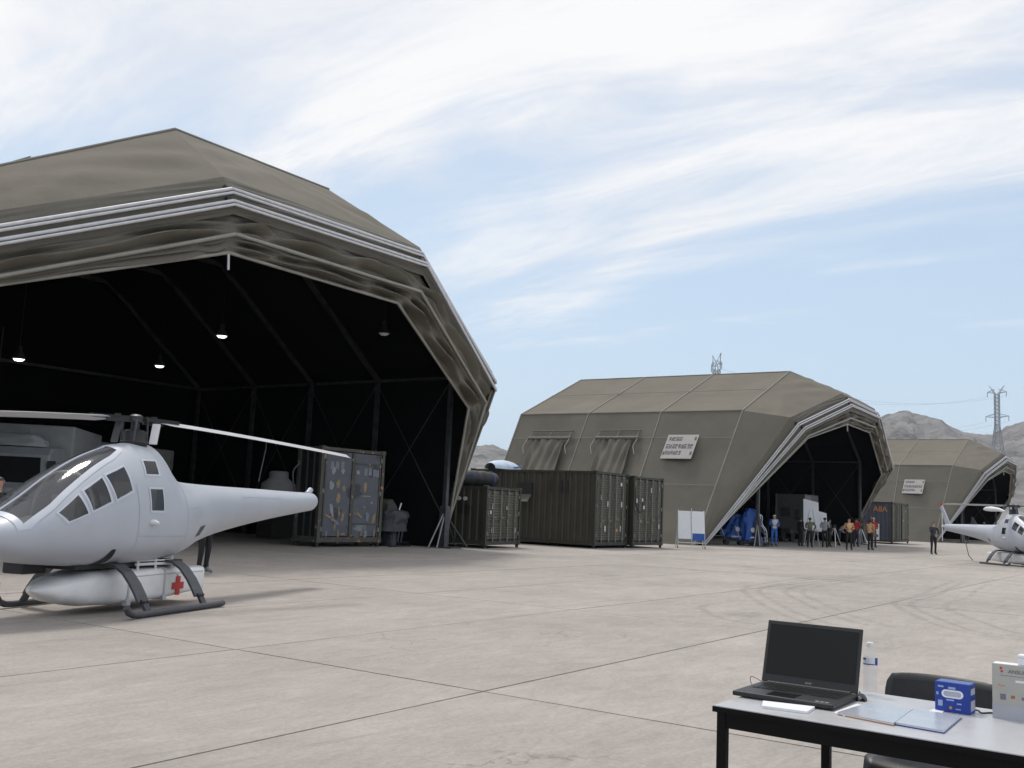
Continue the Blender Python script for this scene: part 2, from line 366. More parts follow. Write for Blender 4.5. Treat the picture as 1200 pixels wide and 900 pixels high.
# ------------------------------------------------------------------ transmission towers
TWM = mat('galvanised_steel', (.30, .31, .33), .6, .2, var=.1)
def tower(px, top_py, dist, label, turn=72):
    a = az_of(px, top_py); x, y = dist*math.cos(a), dist*math.sin(a); z0 = max(0, hill_h(a, dist))-.5 if dist > 330 else 0
    r = ray(px, top_py); zt = EYE+r[2]/math.hypot(r[0], r[1])*dist; Ht = zt-z0
    t = thing('transmission_tower', label, 'tower', (x, y, z0), a+R_(turn))
    def wd(z): f = z/Ht; return (5.2*(1-f/.62)+1.15*f/.62) if f < .62 else 1.15
    for sx in (-1, 1):
        for sy in (-1, 1):
            pts = [(sx*wd(z), sy*wd(z), z) for z in (0, Ht*.62, Ht*.93)]
            part('leg', TWM, t, lambda b: b.tube(pts, .22, 5))
    lv = [0]; 
    while lv[-1] < Ht*.9: lv.append(lv[-1]+max(2.2, wd(lv[-1])*1.5))
    def br(b):
        for i in range(len(lv)-1):
            a0, a1 = wd(lv[i]), wd(lv[i+1])
            for s in (-1, 1):
                for (p, q) in (((-a0, s*a0), (a1, s*a1)), ((a0, s*a0), (-a1, s*a1)), ((s*a0, -a0), (s*a1, a1)), ((s*a0, a0), (s*a1, -a1)), ((-a1, s*a1), (a1, s*a1))):
                    z1 = lv[i+1]
                    b.tube([(p[0], p[1], lv[i] if (p, q) != ((-a1, s*a1), (a1, s*a1)) else z1), (q[0], q[1], z1)], .13, 4, False)
    part('bracing', TWM, t, br)
    for z, L in ((Ht*.70, 6.3), (Ht*.93, 5.2)):
        for s in (-1, 1):
            def arm(b):
                for k in (-1, 1):
                    b.tube([(s*1.1, k*1.1, z), (s*L, 0, z+.5)], .16, 4, False); b.tube([(s*1.1, k*1.1, z+2.2), (s*L, 0, z+.7)], .13, 4, False)
                for q in (.3, .6): b.tube([(s*(1.1+q*(L-1.1)), .5, z+.2), (s*(1.1+q*(L-1.1)), 0, z+1.6*(1-q)+.5)], .1, 4, False)
            ar = part('cross_arm', TWM, t, arm)
            part('insulator', TWM, ar, lambda b: b.tube([(s*L, 0, z+.5), (s*L, 0, z-2.2)], .2, 5))
    for s in (-1, 1):
        part('peak', TWM, t, lambda b: [b.tube([(s*1.1, k, Ht*.93), (s*4.2, 0, Ht)], .16, 4, False) for k in (-1, 1)])
    return t, (x, y, z0, Ht, a+R_(turn))
T1, i1 = tower(1168, 452, 640, 'lattice transmission tower rising in front of the grey hill')
T2, i2 = tower(840, 415, 430, 'lattice tower top showing above the ridge of the big green tent', 24)
WIRE = mat('wire', (.16, .165, .18), .6)
for (sx, fz) in ((-6.3, .66), (6.3, .66), (-5.2, .90), (5.2, .90)):
    A = Vector((i1[0]+math.cos(i1[4])*sx, i1[1]+math.sin(i1[4])*sx, i1[2]+i1[3]*fz)); B = Vector((i2[0]+math.cos(i2[4])*sx, i2[1]+math.sin(i2[4])*sx, i2[2]+i2[3]*fz))
    pts = [A.lerp(B, k/24)+Vector((0, 0, -9*4*(k/24)*(1-k/24))) for k in range(25)]
    wo = MB().tube(pts, .035, 4, False).build('power_line', WIRE)
    tag(wo, 'thin sagging power line strung between the two lattice towers', 'power line', 'power lines between the towers')

# ------------------------------------------------------------------ tent hangars
def loft(b, A, B, nu=14, nv=3, bulge=0., wr=0., wf=(1.2, 1.2), seed=0., ends=0., mi=0, legs=False):
    """fabric between two polylines A, B (same vertex count), one grid per segment, with sag and folds"""
    for i in range(len(A)-1):
        a0, a1, b0, b1 = map(Vector, (A[i], A[i+1], B[i], B[i+1]))
        nrm = ((a1-a0).cross(b0-a0)); nrm = nrm.normalized() if nrm.length > 1e-6 else Vector((0,0,1))
        G = []
        for r in range(nv+1):
            v = r/nv; row = []
            for c in range(nu+1):
                u = c/nu; p = a0.lerp(a1, u).lerp(b0.lerp(b1, u), v)
                eu = min(1, 10*u, 10*(1-u)); eu = eu*eu*(3-2*eu); edge = max(0, math.sin(math.pi*v)); mid = math.sin(math.pi*u)
                d = bulge*edge*(.4+.6*mid)*(.25 if legs and i == len(A)-2 else 1)
                if wr:
                    if wf[0] > 0: q = Vector((p.x*wf[0]*.5+seed, p.y*wf[0]*.5, p.z*wf[0]*.5+v*wf[1])); d += wr*edge**.6*noise.fractal(q, 1., 2., 3)
                    else: d += wr*edge**.6*noise.fractal(Vector((u*(a1-a0).length*-wf[0]+seed+7*i, v*wf[1], seed)), 1., 2.1, 2)
                    if ends: d += ends*edge*(math.exp(-u*4)*math.sin(v*15+u*17+seed)+math.exp(-(1-u)*4)*math.sin(v*14+(1-u)*16+seed*2))*1.7
                if legs: d += (.16*(1-.45*u) if i == len(A)-2 else .17)*edge**.5*math.sin(v*(13 if i == len(A)-2 else 12.5)+seed+i+2.4*noise.noise(Vector((u*(3.0 if i == len(A)-2 else 4.5), seed, i*3.3))))
                row.append(p+nrm*d*eu*(min(1, (a0.lerp(a1, u)-b0.lerp(b1, u)).length/.75) if wf[0] < 0 else 1))
            G.append(row)
        b.grid(G, mi=mi)
def seg_tube(parent, pts, r, m, name, pair=None):
    for i in range(len(pts)-1):
        b = MB(); b.tube([pts[i], pts[i+1]], r, 8)
        if pair is not None: b.tube([np.array(pts[i])+pair, np.array(pts[i+1])+pair], r*.8, 8)
        b.build(name, m, parent, world=True)
def make_hangar(label, frames, arches, base_n, base_f, posts, xi, inner, sx_doors=None, rnd=1):
    """frames: list of six-point profiles front to back; arches: list of (points[4 inner vertices])"""
    f0 = frames[0]; xc = (f0[2][0]+f0[3][0])/2
    t = thing('tent_hangar', label, 'tent', (xc, f0[0][1], 0), 0, 'tent hangars')
    rr = random.Random(rnd)
    # cover panels of the body
    names = ['wall_panel', 'roof_panel', 'roof_panel', 'roof_panel', 'wall_panel']
    for k in range(len(frames)-1):
        for i in range(5):
            b = MB(); loft(b, [frames[k][i], frames[k][i+1]], [frames[k+1][i], frames[k+1][i+1]], 20, 14, -.14, .07, (.7, 1.2), rr.random()*50)
            # sag between frames towards the inside
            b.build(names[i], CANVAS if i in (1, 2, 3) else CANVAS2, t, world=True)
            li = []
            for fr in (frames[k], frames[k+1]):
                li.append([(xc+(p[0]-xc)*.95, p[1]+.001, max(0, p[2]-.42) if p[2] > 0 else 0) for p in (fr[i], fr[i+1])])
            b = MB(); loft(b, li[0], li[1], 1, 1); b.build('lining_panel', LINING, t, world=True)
    # seams over the frames and along the folds of the profile
    for k, fr in enumerate(frames):
        for i in range(5):
            if i in (3, 4): continue
            b = MB(); b.tube([Vector(fr[i]).lerp(Vector(fr[i+1]), q/6)+Vector((0, 0, .02)) for q in range(7)], .035, 6)
            b.build('seam', SEAM, t, world=True)
    for i in (1, 2):
        for k in range(len(frames)-1):
            part('seam', CANVAS, t, lambda b: b.tube([Vector(frames[k][i]), Vector(frames[k+1][i])], .05, 6), world=True)
    for k in range(len(frames)-1):                 # horizontal weld seams of the near wall and near slope
        for i, q in ((0, .42), (0, .78), (1, .5)):
            part('weld_seam', SEAM, t, lambda b: b.tube([Vector(frames[k][i]).lerp(Vector(frames[k][i+1]), q)+Vector((-.05, 0, .05)), Vector(frames[k+1][i]).lerp(Vector(frames[k+1][i+1]), q)+Vector((-.05, 0, .05))], .016, 5), world=True)
    # end wall
    fb = frames[-1]
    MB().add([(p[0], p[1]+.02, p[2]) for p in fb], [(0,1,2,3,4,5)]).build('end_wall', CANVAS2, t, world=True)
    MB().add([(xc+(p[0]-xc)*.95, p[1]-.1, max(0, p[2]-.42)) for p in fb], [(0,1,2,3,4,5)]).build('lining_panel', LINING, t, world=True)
    # front: slope fabric from the first frame to the roof edge, then the bands between the arches
    def full(a): return [base_n]+list(a)+[base_f]
    Rr = full(arches[0])
    b = MB(); loft(b, f0, Rr, 34, 16, -.10, .06, (.8, 2.0), 3.+rnd, .05); b.build('front_slope', CANVAS, t, world=True)
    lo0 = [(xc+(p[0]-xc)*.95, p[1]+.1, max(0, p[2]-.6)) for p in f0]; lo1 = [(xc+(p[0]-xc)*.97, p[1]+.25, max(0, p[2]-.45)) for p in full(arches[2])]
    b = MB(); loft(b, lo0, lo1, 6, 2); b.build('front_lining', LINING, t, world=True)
    amp = [(.02, .05), (.05, .05), (.08, .08), (-.26, .16), (-.05, .10)]
    for j in range(len(arches)-1):
        A_ = full(arches[j]) if j != 3 else [base_n]+[(p[0], p[1]+.16, p[2]+.06) for p in arches[3]]+[base_f]
        b = MB(); loft(b, A_, full(arches[j+1]), 48, 22, -amp[j][0] if j < 3 else amp[j][0], amp[j][1], (-.30, 1.2 if j < 3 else 2.3), 11.*j+rnd, .035 if j < 3 else .20, legs=(j >= 3))
        b.build('door_fabric', DOORF, t, world=True)
    for j in (1, 2):
        seg_tube(t, [base_n]+[(p[0], p[1]-.13, p[2]) for p in arches[j]], .044, ALUW, 'arch_tube', (0, -.05, -.10)); seg_tube(t, [(arches[j][3][0], arches[j][3][1]-.13, arches[j][3][2]), base_f], .05, ALUD if j == 1 else DOORF, 'arch_tube')
    if len(arches) > 4:
        seg_tube(t, [base_n]+[(p[0], p[1]-.10, p[2]) for p in arches[4]]+[base_f], .05, ALUD, 'edge_tube')
    seg_tube(t, full(arches[-1]), .045, ALUD, 'edge_tube')
    for a in arches[1:3]:
        for p in a: part('tube_joint', DGREY, t, lambda b: b.tube([Vector(p)+Vector((-.14, 0, 0)), Vector(p)+Vector((.14, -.02, -.02))], .085, 8), world=True)
    for p in arches[-1][1:2]:
        part('hang_strap', ALUW, t, lambda b: b.tube([Vector(p)+Vector((0, 0, -.02)), Vector(p)+Vector((.03, 0, -.42))], .03, 6), world=True)
    # inner frame
    zi, xt, zt, py = inner
    for Y in posts:
        for s in (-1, 1):
            po = part('post', STEELD, t, lambda b: b.box(xc+s*(xi)-.075, xc+s*xi+.075, Y-.075, Y+.075, 0, zi), world=True)
            part('rafter', STEELD, t, lambda b: b.bar((xc+s*xi, Y, zi), (xc+s*xt, Y, zt), .13, .16), world=True)
        part('rafter', STEELD, t, lambda b: b.bar((xc-xt, Y, zt), (xc+xt, Y, zt), .13, .16), world=True)
    for s in (-1, 1):
        for k in range(len(posts)-1):
            part('eave_beam', STEELD, t, lambda b: b.bar((xc+s*xi, posts[k]+.1, zi-.02), (xc+s*xi, posts[k+1]-.1, zi-.02), .09, .1), world=True)
            part('purlin', STEELD, t, lambda b: b.bar((xc+s*xt, posts[k]+.1, zt+.03), (xc+s*xt, posts[k+1]-.1, zt+.03), .09, .1), world=True)
            if s > 0:
                part('brace_wire', STEELD, t, lambda b: b.tube([(xc+s*(xi-.02), posts[k], zi-.1), (xc+s*(xi-.02), posts[k+1], 1.0)], .014, 4, False).tube([(xc+s*(xi-.05), posts[k+1], zi-.1), (xc+s*(xi-.05), posts[k], 1.0)], .014, 4, False), world=True)
    part('end_beam', STEELD, t, lambda b: b.bar((xc-xi, posts[-1], zi), (xc+xi, posts[-1], zi), .09, .1), world=True)
    # front feet with raking struts
    for s in (1, -1):
        X, Y = xc+s*xi, posts[0]
        def foot(b):
            b.box(X-.3, X+.35, Y-.55, Y+.45, .0, .05); b.box(X-.13, X+.13, Y-.13, Y+.13, .05, 1.45)
        part('foot', STEELD, t, foot, world=True)
        for (dx, dy, z) in ((-1.15, -.25, 1.3), (-1.0, -.5, 1.2), (.75, -.5, 1.2), (.95, .2, 1.3)):
            part('strut', RODG if dx < 0 else STEELD, t, lambda b: b.tube([(X, Y, z), (X+dx, Y+dy, .03)], .026, 6), world=True)
    return t, xc

def T(pts, Y0, th): return [tuple(tilt(*p, Y0, th)) for p in pts]
def mirror4(p3, xm):      # three measured vertices (near top, far top, far break) -> four, near break by symmetry
    v3, v2, v1 = p3; return [(2*xm-v1[0], v1[1], v1[2]), v3, v2, v1]
XM1 = 18.95
def prof1(Y, front=False):
    return [(4.6, Y, 0), (8.4, Y, 7.0), (15.9, Y, 11.04), (21.65, Y, 11.08), (28.95, Y, 6.9), (28.55, Y, 0)]
H1A = [T([(262,207),(492,290),(577,436)], 24.3, .50), T([(268,222),(491,297),(577,446)], 24.3, .53), T([(270,236),(496,309),(577,455)], 24.3, .555),
       T([(274,251),(496,323),(575,466)], 24.3, .57), T([(273,275),(490,342),(567,472)], 24.3, .60), T([(268,296),(466,355),(549,478)], 24.3, .62)]
H1A = [mirror4(a, XM1) for a in H1A]; H1A[5][0] = (H1A[4][0][0]+.1, H1A[4][0][1]+.12, H1A[4][0][2]-.06)
hang1, xc1 = make_hangar('large olive tent hangar whose open front shelters the grey helicopter and a truck', [prof1(22+3.55*k) for k in range(5)], H1A,
    (8.6, 22.3, .3), tuple(onplane(527, 606, 1, 21.9)), [21.72, 25.19, 28.68, 31.98, 35.49], 28.0-18.775, (6.0, 4.4, 9.72, 0), rnd=1)
def prof2(Y, xb=46.6): return [(xb, Y+(.9 if Y < 20 else 0), 0), (51.25, Y, 7.2), (57.9, Y-.3, 10.2), (66.2, Y-.3, 10.2), (73.2, Y, 7.2), (76.2, Y, 0)]
H2A = [T([(926,489),(986.7,461),(1025,479),(1044.5,541)], 21.1, .47), T([(933,496),(992.8,467.5),(1026.7,484),(1044.5,545)], 21.1, .49), T([(940,501),(995.5,474),(1029,489),(1044,549)], 21.1, .51),
       T([(943,508),(997,482),(1028.5,495),(1043,552)], 21.1, .53), T([(945,511),(995,490),(1024,501),(1039,554)], 21.1, .54), T([(946.7,513.5),(993,497),(1019,507),(1033,556)], 21.1, .55)]
hang2, xc2 = make_hangar('olive tent hangar with two roped side doors and blue carts inside', [prof2(Y, x) for Y, x in ((19.9, 47.3), (24.7, 46.6), (29.4, 46.9), (34.2, 47.4))], H2A,
    (48.8, 20.9, .12), (75.0, 20.9, .3), [19.3, 22.6, 25.9, 29.2, 32.5], 72.0-62.05, (5.7, 4.6, 9.3, 0), rnd=2)
DX3, DY3 = 50.7, -1.15
hang3 = copy_tree(hang2); hang3.location = hang2.location+Vector((DX3, DY3, 0)); hang3['label'] = 'farthest olive tent hangar, standing behind the smaller parked helicopter'

# side doors of the middle tent: rail, rolled flap, draped curtain
def wall_pt(Y, z, off=0): x = 46.8+(51.25-46.8)*z/7.2; return Vector((x-off, Y, z))
for (y0, y1) in ((30.0, 32.7), (25.6, 28.1)):
    rail = MB(); zr = 5.65
    rail.tube([wall_pt(y0-.15, zr, .25), wall_pt(y1+.15, zr, .25)], .09, 8).tube([wall_pt(y0-.1, zr+.45, .16), wall_pt(y1+.1, zr+.45, .16)], .05, 6)
    for y in (y0, y1, (y0+y1)/2): rail.tube([wall_pt(y, zr+.5, .12), wall_pt(y, zr-.05, .3)], .035, 6)
    ro = rail.build('door_rail', mat('rail_olive', lin((104, 101, 92)), .7), hang2, world=True)
    for y in (y0-.1, y1+.1):
        part('tie_rope', ALUD, ro, lambda b: b.tube([wall_pt(y, zr, .3), wall_pt(y+.12, zr-.5, .32), wall_pt(y-.1, zr-.95, .3)], .024, 5), world=True)
    G = []
    for r in range(18):
        v = r/17; z = zr-.08-v*4.6; row = []
        for c in range(41):
            u = c/40; y = y0+.25+(y1-y0-.5)*u; y = (y-(y0+y1)/2)*(1+.22*v)+(y0+y1)/2
            fold = .14*math.sin(u*30+2*math.sin(v*3+u*4))*(.3+v*.7)+.10*math.sin((u-.5)**2*50+v*14)*math.exp(-v*3)
            row.append(wall_pt(y, z, .22+fold))
        G.append(row)
    MB().grid(G).build('door_curtain', CANVAS2, hang2, world=True)
# faint horizontal weld seam and lower beam at the front corner of the middle and far tents
for (hg, dx, dy) in ((hang2, 0, 0), (hang3, DX3, DY3)):
    pass

# fabric sign boards hung on the tents
INK = mat('sign_ink', (.10, .105, .12), .7); CREAM = mat('sign_cream', (.40, .37, .35), .7, var=.05)
def sign_board(corners, nrows, label, seed):
    c = [Vector(p) for p in corners]   # tl,tr,bl,br
    o = c[2]; t = thing('sign_board', label, 'sign', tuple(o), 0, 'sign boards on the tents'); rr = random.Random(seed)
    nrm = (c[1]-c[0]).cross(c[2]-c[0]).normalized()
    if nrm.x > 0: nrm = -nrm
    def P(u, v, d): return c[0].lerp(c[1], u).lerp(c[2].lerp(c[3], u), v)+nrm*d
    b = MB(); vs = [P(u, v, d) for d in (0.02, .05) for v in (0, 1) for u in (0, 1)]
    b.add(vs, [(0,1,3,2), (4,6,7,5), (0,4,5,1), (2,3,7,6), (0,2,6,4), (1,5,7,3)]).build('panel', CREAM, t, world=True)
    rows = [(.10, .26, .08, .52, 6), (.40, .58, .06, .94, 9), (.68, .84, .1, .62, 6)][:nrows]
    for (v0, v1, u0, u1, n) in rows:
        b = MB(); du = (u1-u0)/n
        for i in range(n):
            ua, ub = u0+i*du, u0+(i+.82)*du
            st = [(ua, ub, v0+(v1-v0)*q, v0+(v1-v0)*(q+.14)) for q in rr.sample([0, .28, .56, .84], 3)]+[(ua+(ub-ua)*q, ua+(ub-ua)*(q+.16), v0, v1) for q in rr.sample([0, .4, .8], 2)]
            for (a, bb, e, f) in st:
                b.add([P(a, e, .058), P(bb, e, .058), P(bb, f, .058), P(a, f, .058)], [(0,1,2,3)])
        b.build('lettering', INK, t, world=True)
    for (u, v) in ((.93, .17), (.93, .78), (.05, .78)): 
        b = MB(); b.add([P(u-.03, v-.07, .058), P(u+.03, v-.07, .058), P(u+.03, v+.07, .058), P(u-.03, v+.07, .058)], [(0,1,2,3)]).build('emblem', INK, t, world=True)
sw = [tuple(wall_pt(y, z, .06)) for y, z in ((23.75, 5.8), (21.95, 5.8), (23.85, 4.45), (22.05, 4.45))]
sign_board(sw, 3, 'cream sign board with three dark text rows on the tent with roped doors', 1)
sw3 = [(p[0]+DX3, p[1]+DY3, p[2]) for p in [tuple(wall_pt(y, z, .06)) for y, z in ((24.0, 5.75), (22.15, 5.75), (24.1, 4.4), (22.25, 4.4))]]
sign_board(sw3, 3, 'cream sign board on the farthest tent, beside the man in dark clothes', 2)

# hanging lamps in the big tent
LAMPON = mat('lamp_glow', (.9, .9, .9), .4, emit=(1, .98, .93, 2.6))
for (p, Y, lit) in (((22,421), 30, 1), ((187,429), 32, 1), ((260,394), 27, 1), ((450,391), 21.6, 0)):
    q = onplane(*p, 1, Y); zt = 9.7 if abs(q[0]-18.8) < 4.4 else 9.7-(abs(q[0]-18.8)-4.4)/4.8*3.7
    la = thing('pendant_lamp', ({22: 'lit pendant lamp hanging above the box truck in the dark hangar', 187: 'lit pendant lamp hanging right above the rotor head of the helicopter', 260: 'highest of the lit pendant lamps in the dark hangar'}[p[0]] if lit else 'unlit bell shaped pendant lamp hanging near the hangar mouth'), 'lamp', tuple(q), 0, 'pendant lamps'); la.scale = (.72, .72, 1)
    part('shade', DGREY, la, lambda b: b.lathe([(.02, .42), (.09, .40), (.10, .26), (.17, .16), (.27, .02), (.28, 0), (.25, .01)], 18))
    part('cord', BLACK, la, lambda b: b.tube([(0, 0, .4), (0, 0, zt-q[2])], .012, 5))
    part('bulb', LAMPON if lit else WHITE, la, lambda b: b.lathe([(.0, .05), (.2, .045), (.24, .015), (.16, -.05), (0, -.07)], 16))

# ------------------------------------------------------------------ containers
RODM = mat('lock_rod_steel', (.20, .20, .18), .45, .5, var=.25, scale=6)
PALEM = mat('pale_finish', (.55, .54, .52), .5, var=.1)
def container(label, loc, rz, W, D, Hc, mw, mdoor, mframe, doors=('front',), louvre=True, corr=('left',), seed=1, name='shipping_container', glints=True, feet=.12, rods=True):
    t = thing(name, label, 'container', loc, rz, 'steel containers'); rr = random.Random(seed); p = .09; z0 = feet
    for x in (0, W-p*1.3):
        for y in (0, D-p*1.3):
            part('corner_post', mframe, t, lambda b: b.box(x, x+p*1.3, y, y+p*1.3, z0+.1, Hc-.1))
    for x in (-.015, W-.165):
        for y in (-.015, D-.165):
            for z in (z0-.02, Hc-.11):
                part('corner_casting', mframe, t, lambda b: b.box(x, x+.18, y, y+.18, z, z+.13), bevel=.012)
            if feet > .1: part('foot', BLACK, t, lambda b: b.tube([(x+.09, y+.09, 0), (x+.09, y+.09, z0)], .06, 8))
    for (x0, x1, y0, y1) in ((.12, W-.12, .01, .10), (.12, W-.12, D-.10, D-.01), (.01, .10, .12, D-.12), (W-.10, W-.01, .12, D-.12)):
        part('bottom_rail', mframe, t, lambda b: b.box(x0, x1, y0, y1, z0, z0+.16)); part('top_rail', mframe, t, lambda b: b.box(x0, x1, y0, y1, Hc-.11, Hc-.01))
    def corr_side(b, f, L):
        n = int(L/.28); pts = []
        for i in range(n):
            u = L*i/n; d = L/n
            pts += [(u, 0), (u+d*.38, 0), (u+d*.5, .036), (u+d*.88, .036)]
        pts.append((L, 0))
        vs = [f(u, o, z) for z in (z0+.15, Hc-.10) for u, o in pts]; k = len(pts)
        b.add(vs, [(i, i+1, k+i+1, k+i) for i in range(k-1)])
    part('side_panel', mw, t, lambda b: corr_side(b, lambda u, o, z: (.035+o, .1+u, z), D-.2))
    part('side_panel', mw, t, lambda b: corr_side(b, lambda u, o, z: (W-.035-o, .1+u, z), D-.2))
    part('end_panel', mw, t, lambda b: corr_side(b, lambda u, o, z: (.1+u, D-.04-o, z), W-.2))
    part('roof', mw, t, lambda b: b.box(.06, W-.06, .06, D-.06, Hc-.06, Hc-.03)); part('floor', mframe, t, lambda b: b.box(.06, W-.06, .06, D-.06, z0+.02, z0+.08))
    zb, zt = z0+.19, Hc-.14; x0, x1 = .14, W-.14; xm = W/2
    for k, (a, c) in enumerate(((x0, xm-.015), (xm+.015, x1))):
        def dr(b):
            b.box(a, c, .035, .075, zb, zt)
            if louvre:
                n = int((zt-zb)/.095)
                for i in range(n):
                    z = zb+.03+i*.095
                    if abs((z-zb)/(zt-zb)-.36) < .03 or abs((z-zb)/(zt-zb)-.68) < .03: continue
                    b.add([(a+.05, .035, z+.06), (c-.05, .035, z+.06), (c-.05, .012, z+.015), (a+.05, .012, z+.015), (a+.05, .035, z), (c-.05, .035, z)], [(0,1,2,3), (3,2,5,4)])
            else:
                for (u0, u1, v0, v1) in ((.06, .94, .74, .96), (.06, .94, .26, .70), (.06, .94, .04, .22)):
                    b.box(a+(c-a)*u0, a+(c-a)*u1, .022, .036, zb+(zt-zb)*v0, zb+(zt-zb)*v1)
        d = part('door', mdoor, t, dr)
        for q in ((.30, .78) if rods else ()):
            x = a+(c-a)*(q if k == 0 else 1-q)
            rd = part('lock_rod', RODM, d, lambda b: b.tube([(x, -.018, zb-.08), (x, -.018, zt+.06)], .022, 7))
            for z in (zb+.02, zb+(zt-zb)*.36, zb+(zt-zb)*.68, zt-.08): part('bracket', RODM, d, lambda b: b.box(x-.05, x+.05, -.03, .034, z, z+.06))
            part('handle', RODM, d, lambda b: b.box(x-.02, x+.2, -.045, -.03, zb+.78+.1*k, zb+.82+.1*k))
        for z in (zb+.15, zb+(zt-zb)*.5, zt-.25):
            xx = a if k == 0 else c
            part('hinge', RODM, d, lambda b: b.box(xx-.05, xx+.05, .0, .034, z, z+.14))
        if glints:
            for i in range(4):
                u, v = rr.uniform(.08, .8), rr.choice([.14, .2, .3, .52, .62, .8, .85]); ww, hh = rr.uniform(.06, .16), rr.uniform(.08, .24)
                xx = a+(c-a)*u; zz = zb+(zt-zb)*v
                part('sticker', rr.choice([PALEM, PALEM, ORANGE]), d, lambda b: b.box(xx, xx+ww, .004, .010, zz, zz+hh))  # pale patches painted in as glints on the doors
    return t
C2D = mat('olive_corrugated', lin((58, 56, 46)), .5, var=.18, scale=1.6, spots=[(lin((40, 39, 33)), .9, .62, 7.)])
c2 = container('long olive corrugated container with louvred doors and a small side hatch', (35.55, 19.95, 0), R_(0), 2.86, 6.3, 3.12, C2D, OLIVE, OLIVED, seed=3)
hb = MB(); hb.box(-.05, .03, 3.05, 3.75, 2.05, 2.55); hb.build('hatch', BLACK, c2)
MB().add([(-.05, 3.05, 2.08), (-.05, 3.75, 2.08), (-.36, 3.75, 1.78), (-.36, 3.05, 1.78), (-.03, 3.05, 2.04), (-.03, 3.75, 2.04), (-.35, 3.75, 1.75), (-.35, 3.05, 1.75)], [(0,1,2,3), (4,7,6,5), (0,3,7,4), (1,5,6,2), (2,6,7,3)]).build('hatch_flap', OLIVE, c2)
for y in (1.3, 1.6, 2.1): part('vent_slot', BLACK, c2, lambda b: b.box(-.005, .03, y, y+.1, 2.2, 2.7))
c3 = container('olive louvred container standing against the long corrugated one, next to the whiteboard', (38.52, 19.75, 0), R_(-1.5), 2.75, 6.0, 3.06, C2D, OLIVE, OLIVED, seed=9)
part('power_cable', BLACK, c3, lambda b: b.tube(spline([(.02, -.04, 2.5), (.05, -.07, 1.9), (.35, -.08, 1.55), (.62, -.08, 1.6), (.7, -.05, 2.0)]), .025, 6))
cs = container('small dark olive container with louvred doors under the rolled black bag', (29.42, 20.95, 0), R_(7), 2.75, 3.2, 2.22, OLIVED, OLIVE, OLIVED, seed=4)
for i, y in enumerate((.9, 1.15, 1.4)): part('gauge', PALEM, cs, lambda b: b.tube([(-.03, y, 1.75), (.05, y, 1.75)], .07, 12))
part('side_step', ALU, cs, lambda b: b.box(-.32, 0, 1.75, 2.35, 1.30, 1.34).box(-.34, 0, 1.75, 2.35, 1.12, 1.16))
ca = container('blue grey container with orange letters and a white notice beside the tent', (78.9, 18.75, 0), R_(2), 6.1, 2.6, 3.12, mat('slate_paint', lin((72, 76, 88)), .5, var=.15, scale=2), OLIVE, OLIVED, louvre=False, seed=6)
lt = meshobj('lettering', textmesh('A8A', .56, .004), ORANGE, ca); lt.rotation_euler = (R_(90), 0, R_(-90)); lt.location = (-.02, .88, 2.55)
part('notice', PAPER, ca, lambda b: b.box(-.04, -.02, .95, 1.45, .25, 1.45)); part('notice_mark', INK, ca, lambda b: b.box(-.05, -.042, 1.05, 1.33, 1.05, 1.3).box(-.05, -.042, 1.02, 1.36, .45, .65))
for x in (1.2, 1.75, 2.4, 3.3): part('post_rib', OLIVE, ca, lambda b: b.box(x, x+.3, -.06, .03, .3, 3.0))

# blue grey cabinet with worn paint and marks
CAB = mat('slate_worn_paint', lin((88, 91, 99)), .5, var=.16, scale=2.4, bump=.04, bscale=15,
          spots=[(lin((58, 60, 68)), 1.4, .60, 2.), (lin((140, 146, 160)), 2.1, .68, 4.), (lin((164, 126, 90)), 4.2, .70, 8.)])
CABF = mat('rusty_frame', lin((78, 76, 68)), .6, var=.25, scale=5, spots=[(lin((176, 130, 94)), 4.2, .62, 6.), (lin((150, 148, 136)), 4., .64, 9.)])
cb = container('tall slate blue container with rust stains and pale worn marks on its doors', (22.9, 22.78, 0), R_(-3.5), 2.82, 1.15, 3.18, mat('shade_black_side', (.012, .012, .012), .6), CAB, CABF, louvre=False, seed=12, glints=False, feet=.16, rods=False)  # near-black side colour stands in for the shade on that face
part('centre_post', CABF, cb, lambda b: b.box(1.34, 1.48, -.005, .08, .3, 3.05))
for x in (.18, 2.60): part('edge_strip', CABF, cb, lambda b: b.box(x, x+.05, .0, .034, .3, 3.05))
for z in (.72, 2.68): part('door_bar', CABF, cb, lambda b: b.box(1.5, 2.66, .002, .03, z, z+.05))
rr = random.Random(5)
MARK = [mat('worn_mark_tan', lin((150, 128, 100)), .7, var=.35, scale=12), mat('worn_mark_pale', lin((150, 152, 156)), .7, var=.2, scale=9), mat('worn_mark_grey', lin((126, 130, 138)), .7, var=.2, scale=9)]
def blob(b, cx, cz, w, h, rot, seed, y=.016):
    r2 = random.Random(seed); n = 14; vs = []
    for k in range(n):
        a = 2*math.pi*k/n; q = 1+r2.uniform(-.22, .22); x, z = math.cos(a)*w*q, math.sin(a)*h*q
        vs.append((cx+x*math.cos(rot)-z*math.sin(rot), y, cz+x*math.sin(rot)+z*math.cos(rot)))
    b.add(vs, [tuple(range(n))[::-1]])
